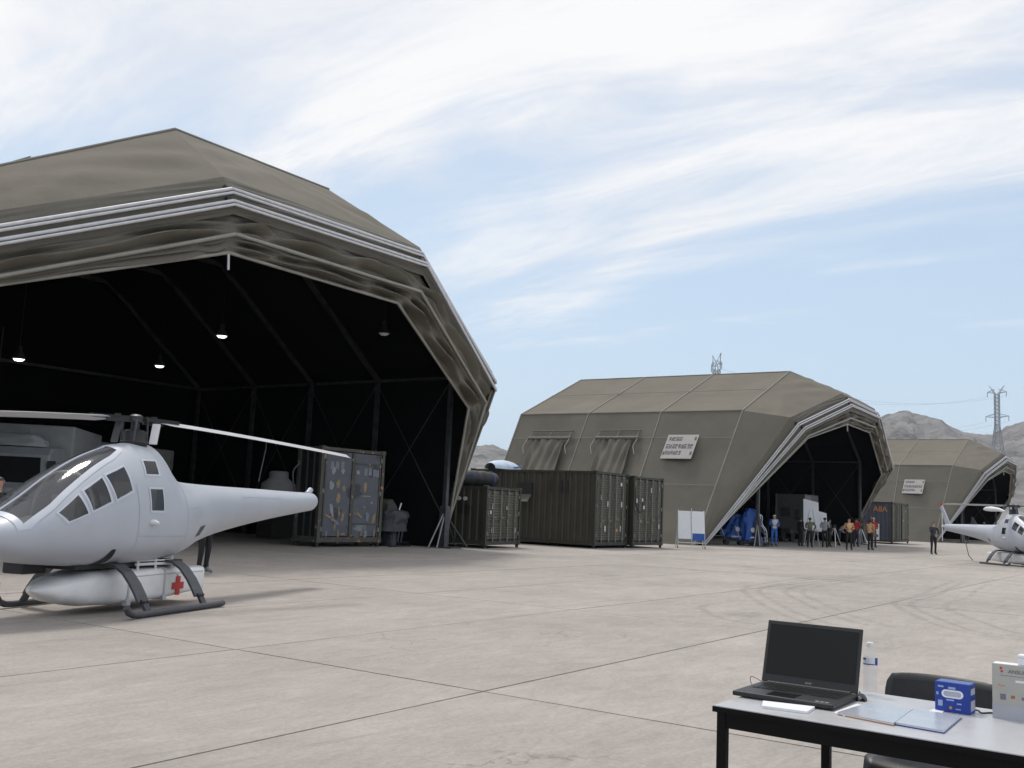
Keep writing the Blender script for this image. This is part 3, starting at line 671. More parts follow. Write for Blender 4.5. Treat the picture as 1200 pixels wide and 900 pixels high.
marks = [(.55,2.45,.10,.16,.0,1),(.95,2.42,.10,.10,0,1),(.50,1.95,.11,.17,.1,1),(.78,2.02,.11,.16,-.2,0),(1.05,1.88,.09,.13,.1,0),(.82,1.55,.12,.18,.05,0),(.56,1.18,.08,.28,.3,1),(.88,1.12,.05,.2,.1,0),
         (.50,.95,.30,.05,-.35,0),(1.05,.95,.07,.2,-.3,0),(.75,.70,.06,.2,-.25,0),(.72,.82,.26,.04,-.5,1),(.9,.36,.04,.3,0,0),(1.1,.42,.13,.05,0,0),(.4,.42,.05,.12,0,2),(.55,.25,.14,.04,0,1),
         (1.62,2.42,.09,.09,0,1),(1.98,1.95,.10,.20,0,0),(2.05,1.66,.30,.03,0,0),(2.0,1.30,.05,.05,0,0),(2.32,1.45,.04,.05,0,1),(1.75,1.05,.28,.05,-.6,0),(1.62,1.12,.06,.1,0,0),(2.15,.98,.09,.2,.2,2),(2.45,.95,.08,.24,-.3,0),(1.85,.62,.34,.13,.1,2),(2.1,.40,.10,.20,-.2,2),(1.95,.50,.05,.22,-.4,0),(1.72,.32,.2,.03,0,0),(2.50,.45,.05,.17,0,0)]
for i, (x, z, w_, h_, ro, mi) in enumerate(marks):
    part('worn_mark', MARK[mi], cb, lambda b: blob(b, x, z, w_*.8, h_*.85, ro, i))
for i, (x, z) in enumerate(((.4, 2.60), (.62, 2.60), (.85, 2.62), (1.9, 2.45), (2.1, 2.47), (2.3, 2.44), (2.45, 2.42))):
    part('faded_letter', MARK[2], cb, lambda b: b.box(x, x+.14, .014, .018, z-.12, z+.12))
part('hose', STEELD, cb, lambda b: b.tube(spline([(-.4, .6, 2.6), (-.62, .6, 2.3), (-.5, .6, 1.7), (-.35, .5, 1.3), (-.5, .5, .9)]), .03, 6))

# ------------------------------------------------------------------ things on and beside the containers
bag = thing('rolled_bag', 'long rolled black bag with a blue strap on the small container', 'bag', (30.6, 22.6, 2.23), R_(-8))
part('roll', BLACK, bag, lambda b: b.tube([(-1.35+.1*i, 0, .30+.015*math.sin(i)) for i in range(28)], [.22+.08*min(1, min(i, 27-i)/3)+.01*math.sin(i*1.7) for i in range(28)], 14))
part('strap', mat('faded_blue', (.05, .10, .22), .6), bag, lambda b: b.lathe([(.315, -.03), (.315, .03)], 16).xf(Matrix.Translation((1.05, 0, .30))@Matrix.Rotation(R_(90), 4, 'Y')))
part('lettering', mat('faded_blue', (.05, .10, .22)), bag, lambda b: [b.box(-.75+.11*i, -.68+.11*i, -.318, -.302, .38, .45) for i in range(6)])
cv = thing('boat_cover', 'pale blue and white moulded cover lying on the long olive container', 'cover', (36.6, 25.2, 3.13), R_(12))
def hull(b):
    G = []
    for i in range(17):
        u = i/16; x = -1.6+3.2*u; wv = .55*math.sin(math.pi*min(1, u*.93+.07))**.5; hv = .42*math.sin(math.pi*(.12+.83*u))**.6
        G.append([(x, wv*math.cos(a), hv*max(0, math.sin(a))) for a in np.linspace(0, math.pi, 13)])
    b.grid(G)
part('shell', mat('pale_blue_gelcoat', (.50, .60, .72), .3, var=.2, scale=2), cv, hull)
part('stripe', BLUEC, cv, lambda b: b.tube([(-.2+.1*i, -.54*math.sin(math.pi*min(1, (1.4+.1*i)/3.2*.93+.07))**.5, .10+.01*i) for i in range(15)], .03, 6))

wbd = thing('whiteboard_stand', 'folding whiteboard with a blue corner panel on a metal A frame', 'whiteboard', (43.0, 19.1, 0), R_(-58))
for x in (-.62, .62):
    part('leg', ALU, wbd, lambda b: b.tube([(x, -.28, 0), (x*.93, 0, 1.72)], .025, 6)); part('leg', ALU, wbd, lambda b: b.tube([(x, .42, 0), (x*.93, .03, 1.7)], .025, 6))
    part('caster', BLACK, wbd, lambda b: b.tube([(x-.02, -.28, .045), (x+.02, -.28, .045)], .045, 10))
part('board', PAPER, wbd, lambda b: b.add([(-.6, -.255, .42), (.6, -.255, .42), (.6, -.04, 1.68), (-.6, -.04, 1.68), (-.6, -.225, .42), (.6, -.225, .42), (.6, -.01, 1.68), (-.6, -.01, 1.68)], [(0,1,2,3), (7,6,5,4), (0,4,5,1), (2,6,7,3), (0,3,7,4), (1,5,6,2)]))
part('blue_panel', BLUEC, wbd, lambda b: b.add([(.05, -.275, .36), (.6, -.275, .36), (.6, -.222, .68), (.05, -.222, .68)], [(0,1,2,3)]))
part('centre_bar', ALU, wbd, lambda b: b.tube([(.02, -.29, .1), (0, -.05, 1.82)], .02, 6)); part('cross_bar', ALU, wbd, lambda b: b.tube([(-.62, -.24, .25), (.62, -.24, .25)], .02, 6))

def drape(b, w_, d_, h_, seed, n=26, taper=.8, amp=.12):
    G = []
    for i in range(15):
        v = i/14
        if v < .75: s_, z = 1-(1-taper)*(v/.75)**1.5, h_*v/.75*.92
        else: q = (v-.75)/.25; s_, z = taper*math.cos(q*math.pi/2)**.7, h_*(.92+.08*math.sin(q*math.pi/2))
        row = []
        for k in range(n):
            a = 2*math.pi*k/n; c, s = math.cos(a), math.sin(a); e = 2/3.2
            x = math.copysign(abs(c)**e, c)*w_/2*s_; y = math.copysign(abs(s)**e, s)*d_/2*s_
            f = 1+amp*noise.fractal(Vector((c*1.6+seed, s*1.6, v*2.2)), 1, 2, 4)+.05*math.sin(a*9+seed)*(1-v)
            row.append((x*f, y*f, z*(1+.12*amp*math.sin(a*3+seed))))
        G.append(row)
    b.grid(G, closed=True)
TARP = mat('slate_tarp', (.065, .068, .078), .55, var=.2, scale=3, bump=.25, bscale=8)
we = thing('wrapped_equipment', 'equipment wrapped in slate tarpaulin beside the rust stained container', 'equipment', (26.55, 22.95, 0), R_(10))
part('cover', TARP, we, lambda b: drape(b, 1.25, 1.0, .72, 2.1, taper=.92, amp=.25)).location = (0, 0, .52)
for x in (-.42, .02, .45): part('hanging_flap', TARP, we, lambda b: drape(b, .30, .5, .60, x*9, 14, .8, .3))
part('hood', mat('olive_tarp', (.05, .05, .042), .6, var=.2, bump=.2), we, lambda b: drape(b, .7, .6, .5, 5.5, 18, .6, .3)).location = (-.3, 0, 1.1)
part('handle', ALU, we, lambda b: b.tube([(.35, -.1, 1.2), (.5, -.1, 1.48)], .03, 6)); part('skid', BLACK, we, lambda b: b.box(-.6, .75, -.45, -.35, 0, .06).box(-.6, .75, .3, .4, 0, .06))
fr = thing('strut_trolley', 'low trolley of raked metal struts next to the wrapped equipment', 'trolley', (27.6, 23.6, 0), R_(5))
part('base', STEELD, fr, lambda b: b.box(-.55, .55, -.3, .3, .06, .12))
for x in (-.4, -.25, .1, .3): part('strut', ALU, fr, lambda b: b.tube([(x-.2, -.2, .1), (x+.25, .05, .68)], .028, 6))
for x in (-.45, .45): part('wheel', BLACK, fr, lambda b: b.tube([(x, -.33, .07), (x, -.28, .07)], .07, 12))
for x in (-.1, .15): part('bottle_post', PALEM, fr, lambda b: b.tube([(x, .15, .1), (x, .15, .95)], .05, 8))

tank = thing('filter_tank', 'white cone shouldered tank on a dark cabinet inside the big tent', 'tank', (26.0, 28.0, 0))
part('cabinet', OLIVED, tank, lambda b: b.box(-.55, .55, -.4, .4, 0.05, 1.55)); part('vessel', mat('dull_white', (.42, .41, .40), .6, var=.15), tank, lambda b: b.lathe([(0, 1.56), (.62, 1.56), (.64, 1.7), (.62, 2.0), (.36, 2.2), (.35, 2.42), (.30, 2.46), (0, 2.47)], 20))

# ------------------------------------------------------------------ truck and trailer in the big tent
TRK = mat('truck_paint', (.34, .35, .36), .5, var=.15); TRB = mat('truck_box_paint', (.38, .38, .37), .6, var=.12)
tr = thing('army_truck', 'grey box truck facing out of the big tent', 'truck', (14.95, 26.5, 0), math.atan2(-.72, -.69))
def cab(b):
    pr = [(1.2, .75), (1.25, 1.45), (1.02, 1.55), (.72, 2.35), (.5, 2.55), (-.9, 2.62), (-.95, .75)]
    b.prism([(x, z) for x, z in pr], -1.12, 1.12, lambda x, z, y: (x, y, z))
part('cab', TRK, tr, cab, bevel=.05)
part('windscreen', mat('truck_glass', (.02, .021, .023), .08), tr, lambda b: b.add([(1.03, -.98, 1.60), (1.03, .98, 1.60), (.78, .9, 2.28), (.78, -.9, 2.28)], [(0,1,2,3)]))
part('roof_rack', TRB, tr, lambda b: drape(b, 1.2, 1.7, .35, 3.3, 20, .7, .2)).location = (-.1, 0, 2.58)
part('grille', BLACK, tr, lambda b: [b.box(1.24, 1.28, -.8, .8, z, z+.07) for z in (.85, .98, 1.11, 1.24)])
part('bumper', TRB, tr, lambda b: b.box(1.2, 1.42, -1.15, 1.15, .5, .78), bevel=.03)
for y in (-.9, .9):
    part('headlight', WHITE, tr, lambda b: b.tube([(1.24, y, 1.0), (1.3, y, 1.0)], .12, 14)); part('mirror', BLACK, tr, lambda b: b.box(.8, .9, y*1.32-.1, y*1.32+.1, 1.7, 2.2))
part('box_body', TRB, tr, lambda b: b.box(-5.2, -1.05, -1.3, 1.3, .95, 3.25), bevel=.04)
for y in (.35, -.9): part('box_vent', TRK, tr, lambda b: b.box(-1.06, -1.0, y, y+.35, 2.7, 2.95))
part('box_seam', TRK, tr, lambda b: b.box(-1.05, -1.03, .12, .14, 1.0, 3.2))
for x in (.35, -3.2, -4.3):
    for y in (-1.0, 1.0):
        wh = part('wheel', BLACK, tr, lambda b: b.tube([(x, y-.14, .5), (x, y+.14, .5)], .5, 18)); part('rim', TRB, wh, lambda b: b.tube([(x, y-.15, .5), (x, y+.15, .5)], .24, 14))
ant = part('antenna', BLACK, tr, lambda b: b.tube([(-1.2, -.9, 3.2), (-1.2, -.9, 6.0)], .02, 5)); part('antenna_base', WHITE, ant, lambda b: b.tube([(-1.2, -.9, 3.25), (-1.2, -.9, 3.62)], .07, 8))
st = thing('shelter_trailer', 'beige ribbed shelter trailer standing behind the grey helicopter', 'trailer', (21.2, 31.0, 0), R_(4))
part('body', mat('beige_paint', (.26, .25, .215), .6, var=.12), st, lambda b: b.prism([(-1.9, .95), (1.15, .95), (1.15, 1.9), (1.75, 2.3), (1.75, 3.0), (-1.9, 3.1)], -.9, 1.2, lambda x, z, y: (x, y, z)), bevel=.05)
part('ribs', mat('beige_paint', (.26, .25, .215)), st, lambda b: [b.box(x, x+.05, -.93, -.9, 1.95, 2.95) for x in (-1.4, -.9, -.4, .1, .6, 1.1, 1.6)])
for x in (-1.1, .4):
    for y in (-.8, 1.0): part('wheel', BLACK, st, lambda b: b.tube([(x, y-.12, .42), (x, y+.12, .42)], .42, 16))
part('chassis', STEELD, st, lambda b: b.box(-1.8, 1.1, -.5, .8, .6, .94))

# ------------------------------------------------------------------ helicopters
HS = np.array([
[ 2.74,.93,.99,.96,.03,2.0,2.0],[ 2.66,.85,1.045,.95,.16,2.0,2.0],[ 2.50,.78,1.10,.95,.27,2.0,2.1],[ 2.22,.71,1.18,.96,.40,2.0,2.3],[ 1.90,.65,1.345,1.0,.51,2.0,2.5],
[ 1.50,.61,1.60,1.05,.58,2.0,2.6],[ 1.00,.58,1.86,1.08,.62,2.0,2.7],[ 0.55,.58,2.02,1.10,.63,2.0,2.8],[ 0.30,.58,2.09,1.10,.63,1.95,2.8],[-0.05,.58,2.13,1.10,.62,1.85,2.8],
[-0.30,.59,2.125,1.10,.60,1.75,2.6],[-0.50,.60,1.93,1.11,.57,1.8,2.5],[-0.72,.62,1.74,1.14,.53,1.9,2.4],[-1.02,.67,1.66,1.18,.45,2.0,2.3],[-1.45,.80,1.64,1.23,.36,2.0,2.1],
[-2.0,.92,1.63,1.28,.32,2.0,2.0],[-3.2,1.095,1.62,1.36,.255,2.0,2.0],[-4.6,1.25,1.605,1.43,.18,2.0,2.0],[-5.0,1.29,1.605,1.45,.155,2.0,2.0]])[::-1]
def hint(s):
    x = HS[:,0]; i = int(np.clip(np.searchsorted(x, s)-1, 0, len(x)-2)); h = np.diff(x); o = []
    for k in range(1, 7):
        y = HS[:,k]; d = np.diff(y)/h
        def m(j):
            if j == 0: return d[0]
            if j == len(x)-1: return d[-1]
            return 0 if d[j-1]*d[j] <= 0 else 2*d[j-1]*d[j]/(d[j-1]+d[j])
        t = (s-x[i])/h[i]
        o.append((2*t**3-3*t*t+1)*y[i]+(t**3-2*t*t+t)*h[i]*m(i)+(-2*t**3+3*t*t)*y[i+1]+(t**3-t*t)*h[i]*m(i+1))
    return o
def hy(s, z):
    zb, zt, zc, w_, nu, nl = hint(s)
    if z >= zc: return w_*max(0, 1-min(1, (z-zc)/(zt-zc))**nu)**(1/nu)
    return w_*max(0, 1-min(1, (zc-z)/(zc-zb))**nl)**(1/nl)
def hz_(s, y):
    zb, zt, zc, w_, nu, nl = hint(s); return zc+(zt-zc)*max(0, 1-min(1, abs(y)/w_)**nu)**(1/nu)
def skin_patch(b, poly, sgn, off, n=10):      # poly [(s,z)] quad tl,tr,br,bl laid on the hull
    tl, tr_, br_, bl = [np.array(p) for p in poly]; G = []
    for i in range(n+1):
        v = i/n; row = []
        for j in range(n+1):
            u = j/n; p = (tl*(1-u)+tr_*u)*(1-v)+(bl*(1-u)+br_*u)*v; y = hy(*p); e = .02
            ny = 1; nzv = (hy(p[0], p[1]-e)-hy(p[0], p[1]+e))/(2*e); ns = (hy(p[0]-e, p[1])-hy(p[0]+e, p[1]))/(2*e)
            l = math.sqrt(1+nzv*nzv+ns*ns); row.append((p[0]+ns/l*off, sgn*(y+off/l), p[1]+nzv/l*off))
        G.append(row)
    b.grid(G)
def grow(poly, d):
    c = sum(np.array(p) for p in poly)/4; o = []
    for p in poly: v = np.array(p)-c; o.append(tuple(c+v*(1+d/np.linalg.norm(v))))
    return o
FRAME = mat('helicopter_trim', lin((192, 196, 205)), .4, var=.03)
def helicopter(label, loc, rz, rot_ang, fin, cross, group, bl_droop=.25):
    t = thing('helicopter', label, 'helicopter', loc, rz, group)
    W_ = [[(1.75,1.22),(1.42,1.435),(1.36,1.22),(1.65,1.12)], [(1.34,1.48),(1.01,1.65),(.99,1.36),(1.30,1.245)], [(.95,1.675),(.60,1.80),(.60,1.50),(.90,1.385)],
          [(.22,1.895),(-.05,1.90),(-.01,1.72),(.27,1.715)], [(.27,1.54),(-.01,1.545),(.01,1.26),(.28,1.26)]]
    def hull_(b):
        G = []; ss = list(np.concatenate([np.linspace(-5, -1.5, 26), np.linspace(-1.45, 2.5, 170), np.linspace(2.52, 2.74, 10)])); NK = 120
        for s in ss:
            zb, zt, zc, w_, nu, nl = hint(s); row = []
            for k in range(NK):
                a = 2*math.pi*k/NK; c, sn = math.cos(a), math.sin(a); n_ = nu if sn >= 0 else nl
                row.append((s, math.copysign(abs(c)**(2/n_), c)*w_, zc+math.copysign(abs(sn)**(2/n_), sn)*((zt-zc) if sn >= 0 else (zc-zb))))
            G.append(row)
        b.grid(G, closed=True); n0 = len(b.v)
        keep = []
        for fi, f in enumerate(b.f):
            c = sum((Vector(b.v[q]) for q in f), Vector())/4; hole = False
            if .40 < c.x < 2.2 and c.z > hint(c.x)[2] and abs(c.y) < ws_k(c.x) and .46 < c.x < 2.16: hole = True
            elif -.1 < c.x < 1.8: hole = any(inpoly(wp, c.x, c.z) for wp in W_)
            if not hole: keep.append(fi)
        b.f = [b.f[q] for q in keep]; b.sm = [True]*len(keep); b.mi = [0]*len(keep)
        b.f.append(list(range(NK))); b.sm.append(False); b.mi.append(0); b.f.append(list(range(n0-NK, n0))); b.sm.append(False); b.mi.append(0)
    body = part('fuselage', HGREY, t, hull_)
    for sg in (1, -1):
        for wpoly in W_:
            po, pi = grow(wpoly, .028), grow(wpoly, -.010)
            f_ = part('window', FRAME, t, lambda b: [skin_patch(b, [po[q], po[(q+1) % 4], pi[(q+1) % 4], pi[q]], sg, .005, 5) for q in range(4)]); part('pane', GLASS, f_, lambda b: skin_patch(b, grow(wpoly, -.005), sg, .001))
    def ws(b, off, ex, vs=(-1, 1), n=21, s0=.46, s1=2.16):
        G = []
        for i in range(31):
            s = s0-ex+(s1-s0+2*ex)*i/30; kk = min(ws_k(s)+ex, hint(s)[3]*.93)
            G.append([(s+off*.45, kk*v, hz_(s, kk*v)+off) for v in np.linspace(vs[0], vs[1], n)])
        b.grid(G)
    def wsring(b):
        for sg in (-1, 1):
            G = []
            for i in range(41):
                s = .40+1.82*i/40; k0 = min(ws_k(s), hint(s)[3]*.93); G.append([(s+.003, sg*max(.02, min(k0+d, hint(s)[3]*.97)), hz_(s, max(.02, min(k0+d, hint(s)[3]*.97)))+.006) for d in np.linspace(-.025, .04, 5)])
            b.grid(G)
        for (sa, sb) in ((.40, .485), (2.135, 2.22)):
            b.grid([[(s+.003, ws_k(s)*v, hz_(s, ws_k(s)*v)+.007) for v in np.linspace(-1, 1, 15)] for s in np.linspace(sa, sb, 4)])
    wsf = part('windscreen_frame', FRAME, t, wsring); part('windscreen', GLASS2, wsf, lambda b: ws(b, .002, -.012))
    INT = mat('cabin_beige', (.42, .40, .37), .7, var=.15, scale=5); IND = mat('cabin_dark', (.05, .052, .056), .6, var=.3, scale=6)
    part('cabin_floor', IND, t, lambda b: b.box(-.3, 1.65, -.36, .36, .80, .83)); part('bulkhead', INT, t, lambda b: b.box(-.22, -.18, -.34, .34, .83, 1.62))
    part('equipment_rack', INT, t, lambda b: b.box(.35, .95, -.33, .02, .83, 1.42)); part('equipment_box', IND, t, lambda b: b.box(.40, .80, .08, .36, .83, 1.30)); part('console', INT, t, lambda b: b.prism([(1.25, .83), (1.85, .83), (1.75, 1.08), (1.35, 1.16)], -.30, .30, lambda x, z, y: (x, y, z)))
    part('roll_bar', INT, t, lambda b: b.tube(spline([(1.12, -.47, .9), (1.12, -.42, 1.35), (1.12, -.2, 1.66), (1.12, .2, 1.66), (1.12, .42, 1.35), (1.12, .47, .9)]), .02, 8)); part('cable_loom', IND, t, lambda b: b.tube(spline([(.6, .1, 1.3), (.8, .15, 1.5), (1.1, .1, 1.45), (1.4, .05, 1.15)]), .02, 6))
    part('windscreen_post', FRAME, wsf, lambda b: b.tube([(s, 0.0, hz_(s, 0)+.004) for s in np.linspace(.5, 2.12, 20)], .012, 6))
    for sg in (1, -1):
        part('lamp_boss', WHITE, t, lambda b: b.tube([(.27, sg*.60, 1.12), (.25, sg*.665, 1.12), (.245, sg*.72, 1.115)], [.035, .038, .018], 10))
        part('intake_notch', BLACK, t, lambda b: skin_patch(b, [(.90, .80), (.83, .80), (.78, .61), (.98, .61)], sg, .006))
        part('step_slot', DGREY, t, lambda b: skin_patch(b, [(-1.12, 1.05), (-1.30, 1.07), (-1.18, .93), (-1.02, .91)], sg, .006))
        for (sa, za, sb_, zb_) in ((-.62, 1.30, -1.0, 1.30), (.5, .95, -.6, .93), (-2.4, 1.48, -3.6, 1.48)):
            part('panel_line', mat('panel_line', lin((160, 164, 176)), .5), t, lambda b: skin_patch(b, [(sa, za+.003), (sb_, zb_+.003), (sb_, zb_-.003), (sa, za-.003)], sg, .003, 12))
        for s0 in (-2.4, -3.6): part('panel_line', mat('panel_line', lin((160, 164, 176)), .5), t, lambda b: skin_patch(b, [(s0, 1.55), (s0-.006, 1.55), (s0-.006, 1.25), (s0, 1.25)], sg, .003))
        rv = MB()
        for s0 in np.arange(-.6, .5, .09):
            for z0 in (.97, .91): 
                y0 = hy(s0, z0)+.002; rv.tube([(s0, sg*(y0-.004), z0), (s0, sg*(y0+.0015), z0)], .006, 6)
        rv.build('rivets', FRAME, t)['kind'] = 'stuff'
        for s0 in (-.62, .52): part('panel_line', mat('panel_line', lin((160, 164, 176)), .5), t, lambda b: skin_patch(b, [(s0, 1.58), (s0-.008, 1.58), (s0-.008, .74), (s0, .74)], sg, .003))
    # rotor head
    part('gearbox', BLACK, t, lambda b: b.lathe([(.17, 2.10), (.18, 2.14), (.15, 2.17), (.155, 2.28), (.12, 2.30), (.07, 2.31)], 18, (-.07, 0, 0)))
    part('mast', DGREY, t, lambda b: b.tube([(-.07, 0, 2.28), (-.07, 0, 2.50)], .055, 12))
    hubz = 2.455
    hub = part('rotor_hub', DGREY, t, lambda b: b.tube([(-.07, 0, hubz-.045), (-.07, 0, hubz+.03)], .10, 14).lathe([(.09, .03), (.05, .055), (0, .06)], 12, (-.07, 0, hubz)))
    ca_, sa_ = math.cos(rot_ang), math.sin(rot_ang)
    for sg in (1, -1):
        def Q(r, z, o=0): return (-.07+sg*(ca_*r)-sa_*o*sg, sg*(sa_*r)+ca_*o*sg, z)
        grip = part('blade_grip', BLACK, hub, lambda b: b.bar(Q(.08, hubz), Q(.62, hubz-.01), .08, .05).bar(Q(.16, hubz-.04, .1), Q(.46, hubz-.045, .1), .04, .045).tube([Q(.26, hubz-.06), Q(.26, hubz+.045)], .038, 8).tube([Q(.12, hubz-.05, -.08), Q(.12, hubz+.03, -.08)], .025, 8))
        def blade(b):
            G = []
            for i in range(25):
                r = .36+3.29*i/24; q = r/3.65; z = hubz-.012-bl_droop*q**1.35; ch = .06 if i == 0 else .125; th = .02
                sec = [(-ch*.5, -.004), (-ch*.1, -th*.6), (ch*.5, -th*.35), (ch*.62, 0), (ch*.5, th*.5), (0, th), (-ch*.5, .004-0), (-ch*1.0, 0)]
                G.append([Q(r, z+dz+.30*o, o) for o, dz in sec])
            b.grid(G, closed=True)
            k = 8; n0 = len(b.v); b.f.append(list(range(k))); b.sm.append(False); b.mi.append(0); b.f.append(list(range(n0-k, n0))); b.sm.append(False); b.mi.append(0)
        part('rotor_blade', mat('blade_grey', (.46, .46, .475), .5, var=.1), t, blade)
    for a in (.6, 2.2, 3.8, 5.3): part('control_rod', STEELD, t, lambda b: b.tube([(-.07+.16*math.cos(a), .16*math.sin(a), 2.12), (-.07+.15*math.cos(a+.15), .15*math.sin(a+.15), 2.44)], .016, 6))
    part('blade_strap', WHITE, t, lambda b: b.bar((-.20, .20, 2.13), (-.30, .16, 2.40), .10, .03))
    part('blade_strap', STEELD, t, lambda b: b.bar((.26, -.05, 2.12), (.18, -.05, 2.44), .09, .03))
    if not fin:
        tie = Q  # blade tie-down rod under the rear blade
        rr_ = 2.1; q = rr_/3.65; P0 = (-.07+ca_*rr_, sa_*rr_, hubz-.03-bl_droop*q**1.35)
        part('tie_rod', DGREY, t, lambda b: b.tube([P0, (P0[0], P0[1], P0[2]-.1), (P0[0]+.22, P0[1]+.05, 1.72)], .009, 6))
        part('tail_stub', HGREY, t, lambda b: b.tube([(-4.97, 0, 1.455), (-5.06, 0, 1.455), (-5.1, 0, 1.46)], [.146, .135, .10], 18).tube([(-4.9, 0, 1.58), (-5.02, 0, 1.66)], .05, 8))
    else:
        part('tail_fin', HGREY, t, lambda b: b.prism([(-4.65, 1.5), (-5.05, 1.5), (-5.55, 2.42), (-5.35, 2.44)], -.03, .03, lambda x, z, y: (x, y, z)), bevel=.012)
        part('beacon', RED, t, lambda b: b.tube([(-5.46, 0, 2.42), (-5.48, 0, 2.56)], .055, 10))
        part('tail_rotor', WHITE, t, lambda b: b.box(-5.20, -5.15, -.13, -.12, .82, 2.1).tube([(-5.18, 0, 1.5), (-5.18, -.14, 1.5)], .05, 8))
        part('tail_skid', STEELD, t, lambda b: b.tube([(-3.2, 0, 1.14), (-3.5, 0, .75), (-3.3, 0, .25), (-3.0, 0, .05)], .018, 6))
        part('spine_antenna', DGREY, t, lambda b: b.prism([(-2.6, 1.6), (-3.1, 1.6), (-3.05, 1.95), (-2.95, 1.95)], -.012, .012, lambda x, z, y: (x, y, z)))
        for s in (-1.3, -2.1): part('spine_light', DGREY, t, lambda b: b.lathe([(.05, 0), (.05, .07), (.03, .11), (0, .12)], 10, (s, 0, 1.63)))
        part('exhaust', WHITE, t, lambda b: b.tube([(-.25, -.25, 2.2), (-.55, -.35, 2.28), (-.95, -.42, 2.3), (-1.25, -.45, 2.3), (-1.42, -.46, 2.28)], [.04, .08, .11, .09, .03], 14))
    # skids
    for sg in (1, -1):
        part('skid', LEGST, t, lambda b: b.tube([(1.02, sg*.935, .15), (.97, sg*.935, .085), (.88, sg*.935, .052), (.75, sg*.935, .045), (-.96, sg*.935, .045), (-1.0, sg*.935, .05)], .04, 10))
        for s in (.60, -.56):
            def strap(b):
                pts = [(.18, .605), (.32, .62), (.47, .60), (.60, .52), (.72, .39), (.81, .26), (.855, .18)]; hw = .10
                G = [[(s-hw, sg*y, z), (s+hw, sg*y, z), (s+hw, sg*(y-.02), z-.022), (s-hw, sg*(y-.02), z-.022)] for y, z in pts]
                b.grid(G, closed=True, smooth=False); b.f += [[0,1,2,3], [len(b.v)-4, len(b.v)-3, len(b.v)-2, len(b.v)-1]]; b.sm += [False, False]; b.mi += [0, 0]
            lg = part('skid_leg', LEGST, t, strap)
            part('leg_clamp', DGREY, lg, lambda b: b.bar((s, sg*.845, .2), (s, sg*.93, .06), .10, .035).tube([(s-.03, sg*.87, .17), (s-.03, sg*.90, .19)], .014, 6).tube([(s+.03, sg*.87, .17), (s+.03, sg*.90, .19)], .014, 6))
    # underslung pod
    pod = thing_part = part('pod', PODW, t, lambda b: pod_shape(b))
    for s in (.30, -.42): part('pod_band', mat('pod_band', (.5, .49, .48), .4), pod, lambda b: pod_ring(b, s, .012, .03))
    part('pod_latch', ALU, pod, lambda b: b.box(.28, .36, .36, .43, .08, .15).box(-.46, -.38, .36, .42, .10, .16))
    part('pod_line', mat('pod_band', (.5, .49, .48)), pod, lambda b: b.tube([(.2, .392, .43), (-.4, .392, .435), (-1.3, .382, .43)], .008, 5))
    if cross:
        c0, z0 = -.72, .265
        part('red_cross', RED, pod, lambda b: b.box(c0-.125, c0+.125, .398, .404, z0-.045, z0+.045).box(c0-.045, c0+.045, .3985, .4045, z0+.045, z0+.125).box(c0-.045, c0+.045, .3985, .4045, z0-.125, z0-.045))
    part('sensor_box', BLACK, t, lambda b: b.box(1.25, 1.62, -.34, -.04, .50, .64), bevel=.02)
    part('belly_tray', BLACK, t, lambda b: b.box(-.95, 1.15, -.28, .28, .545, .60))
    def rail(b):
        b.tube([(.12, .34, .575), (-.62, .34, .565)], .02, 6).tube([(.08, .34, .66), (.08, .34, .49)], .018, 6).tube([(-.28, .34, .66), (-.28, .34, .49)], .018, 6).tube([(-.62, .34, .66), (-.62, .34, .45)], .022, 6).tube([(-.62, .34, .50), (-.72, .40, .40)], .015, 6)
        b.tube([(.12, .34, .62), (-.62, .34, .61)], .012, 6)
    part('pod_rail', WHITE, t, rail)
    return t
def pod_dim(s):
    w_ = float(np.interp(s, [-1.38, -1.34, -.5, .3, .9, 1.25, 1.42, 1.52], [.36, .385, .395, .40, .36, .27, .16, .02]))
    zb = float(np.interp(s, [-1.38, -.5, .3, .9, 1.25, 1.45, 1.52], [.17, .11, .08, .10, .17, .26, .31])); zt = float(np.interp(s, [-1.38, -.4, .3, .8, 1.2, 1.45, 1.52], [.50, .52, .53, .52, .46, .37, .32]))
    return w_, zb, zt, float(np.interp(s, [-.5, .3, 1.5], [7., 4.2, 2.3]))
def pod_sec(s, g_=0):
    w_, zb, zt, n_ = pod_dim(s); zc = (zb+zt)/2; r = []
    for k in range(36):
        a = 2*math.pi*k/36; c, sn = math.cos(a), math.sin(a); e = 2/n_
        r.append((s, math.copysign(abs(c)**e, c)*(w_+g_), zc+math.copysign(abs(sn)**e, sn)*((zt-zb)/2+g_)))
    return r
def pod_shape(b):
    b.grid([pod_sec(s) for s in np.concatenate([np.linspace(-1.38, .85, 24), np.linspace(.9, 1.52, 18)])], closed=True)
    b.f.append(list(range(36))); b.sm.append(False); b.mi.append(0); n0 = len(b.v); b.f.append(list(range(n0-36, n0))); b.sm.append(False); b.mi.append(0)
def pod_ring(b, s, g_, w_):
    b.grid([pod_sec(s-w_/2, 0), pod_sec(s-w_/2, g_), pod_sec(s+w_/2, g_), pod_sec(s+w_/2, 0)], closed=True, smooth=False)
def ws_k(s): return float(np.interp(s, [.3, .46, .66, 1.22, 1.77, 2.14, 2.3], [.10, .20, .26, .335, .40, .40, .37]))
def inpoly(p, x, y):
    c = False
    for q in range(len(p)):
        (x0, y0), (x1, y1) = p[q], p[q-1]
        if (y0 > y) != (y1 > y) and x < (x1-x0)*(y-y0)/(y1-y0)+x0: c = not c
    return c
HELI1_RZ = math.atan2(-.297, -.955)
helicopter('pale grey helicopter with a red cross on the white pod under its belly', (8.08, 11.54, 0), HELI1_RZ, R_(-6)-HELI1_RZ, False, True, 'unmanned helicopters', .24)
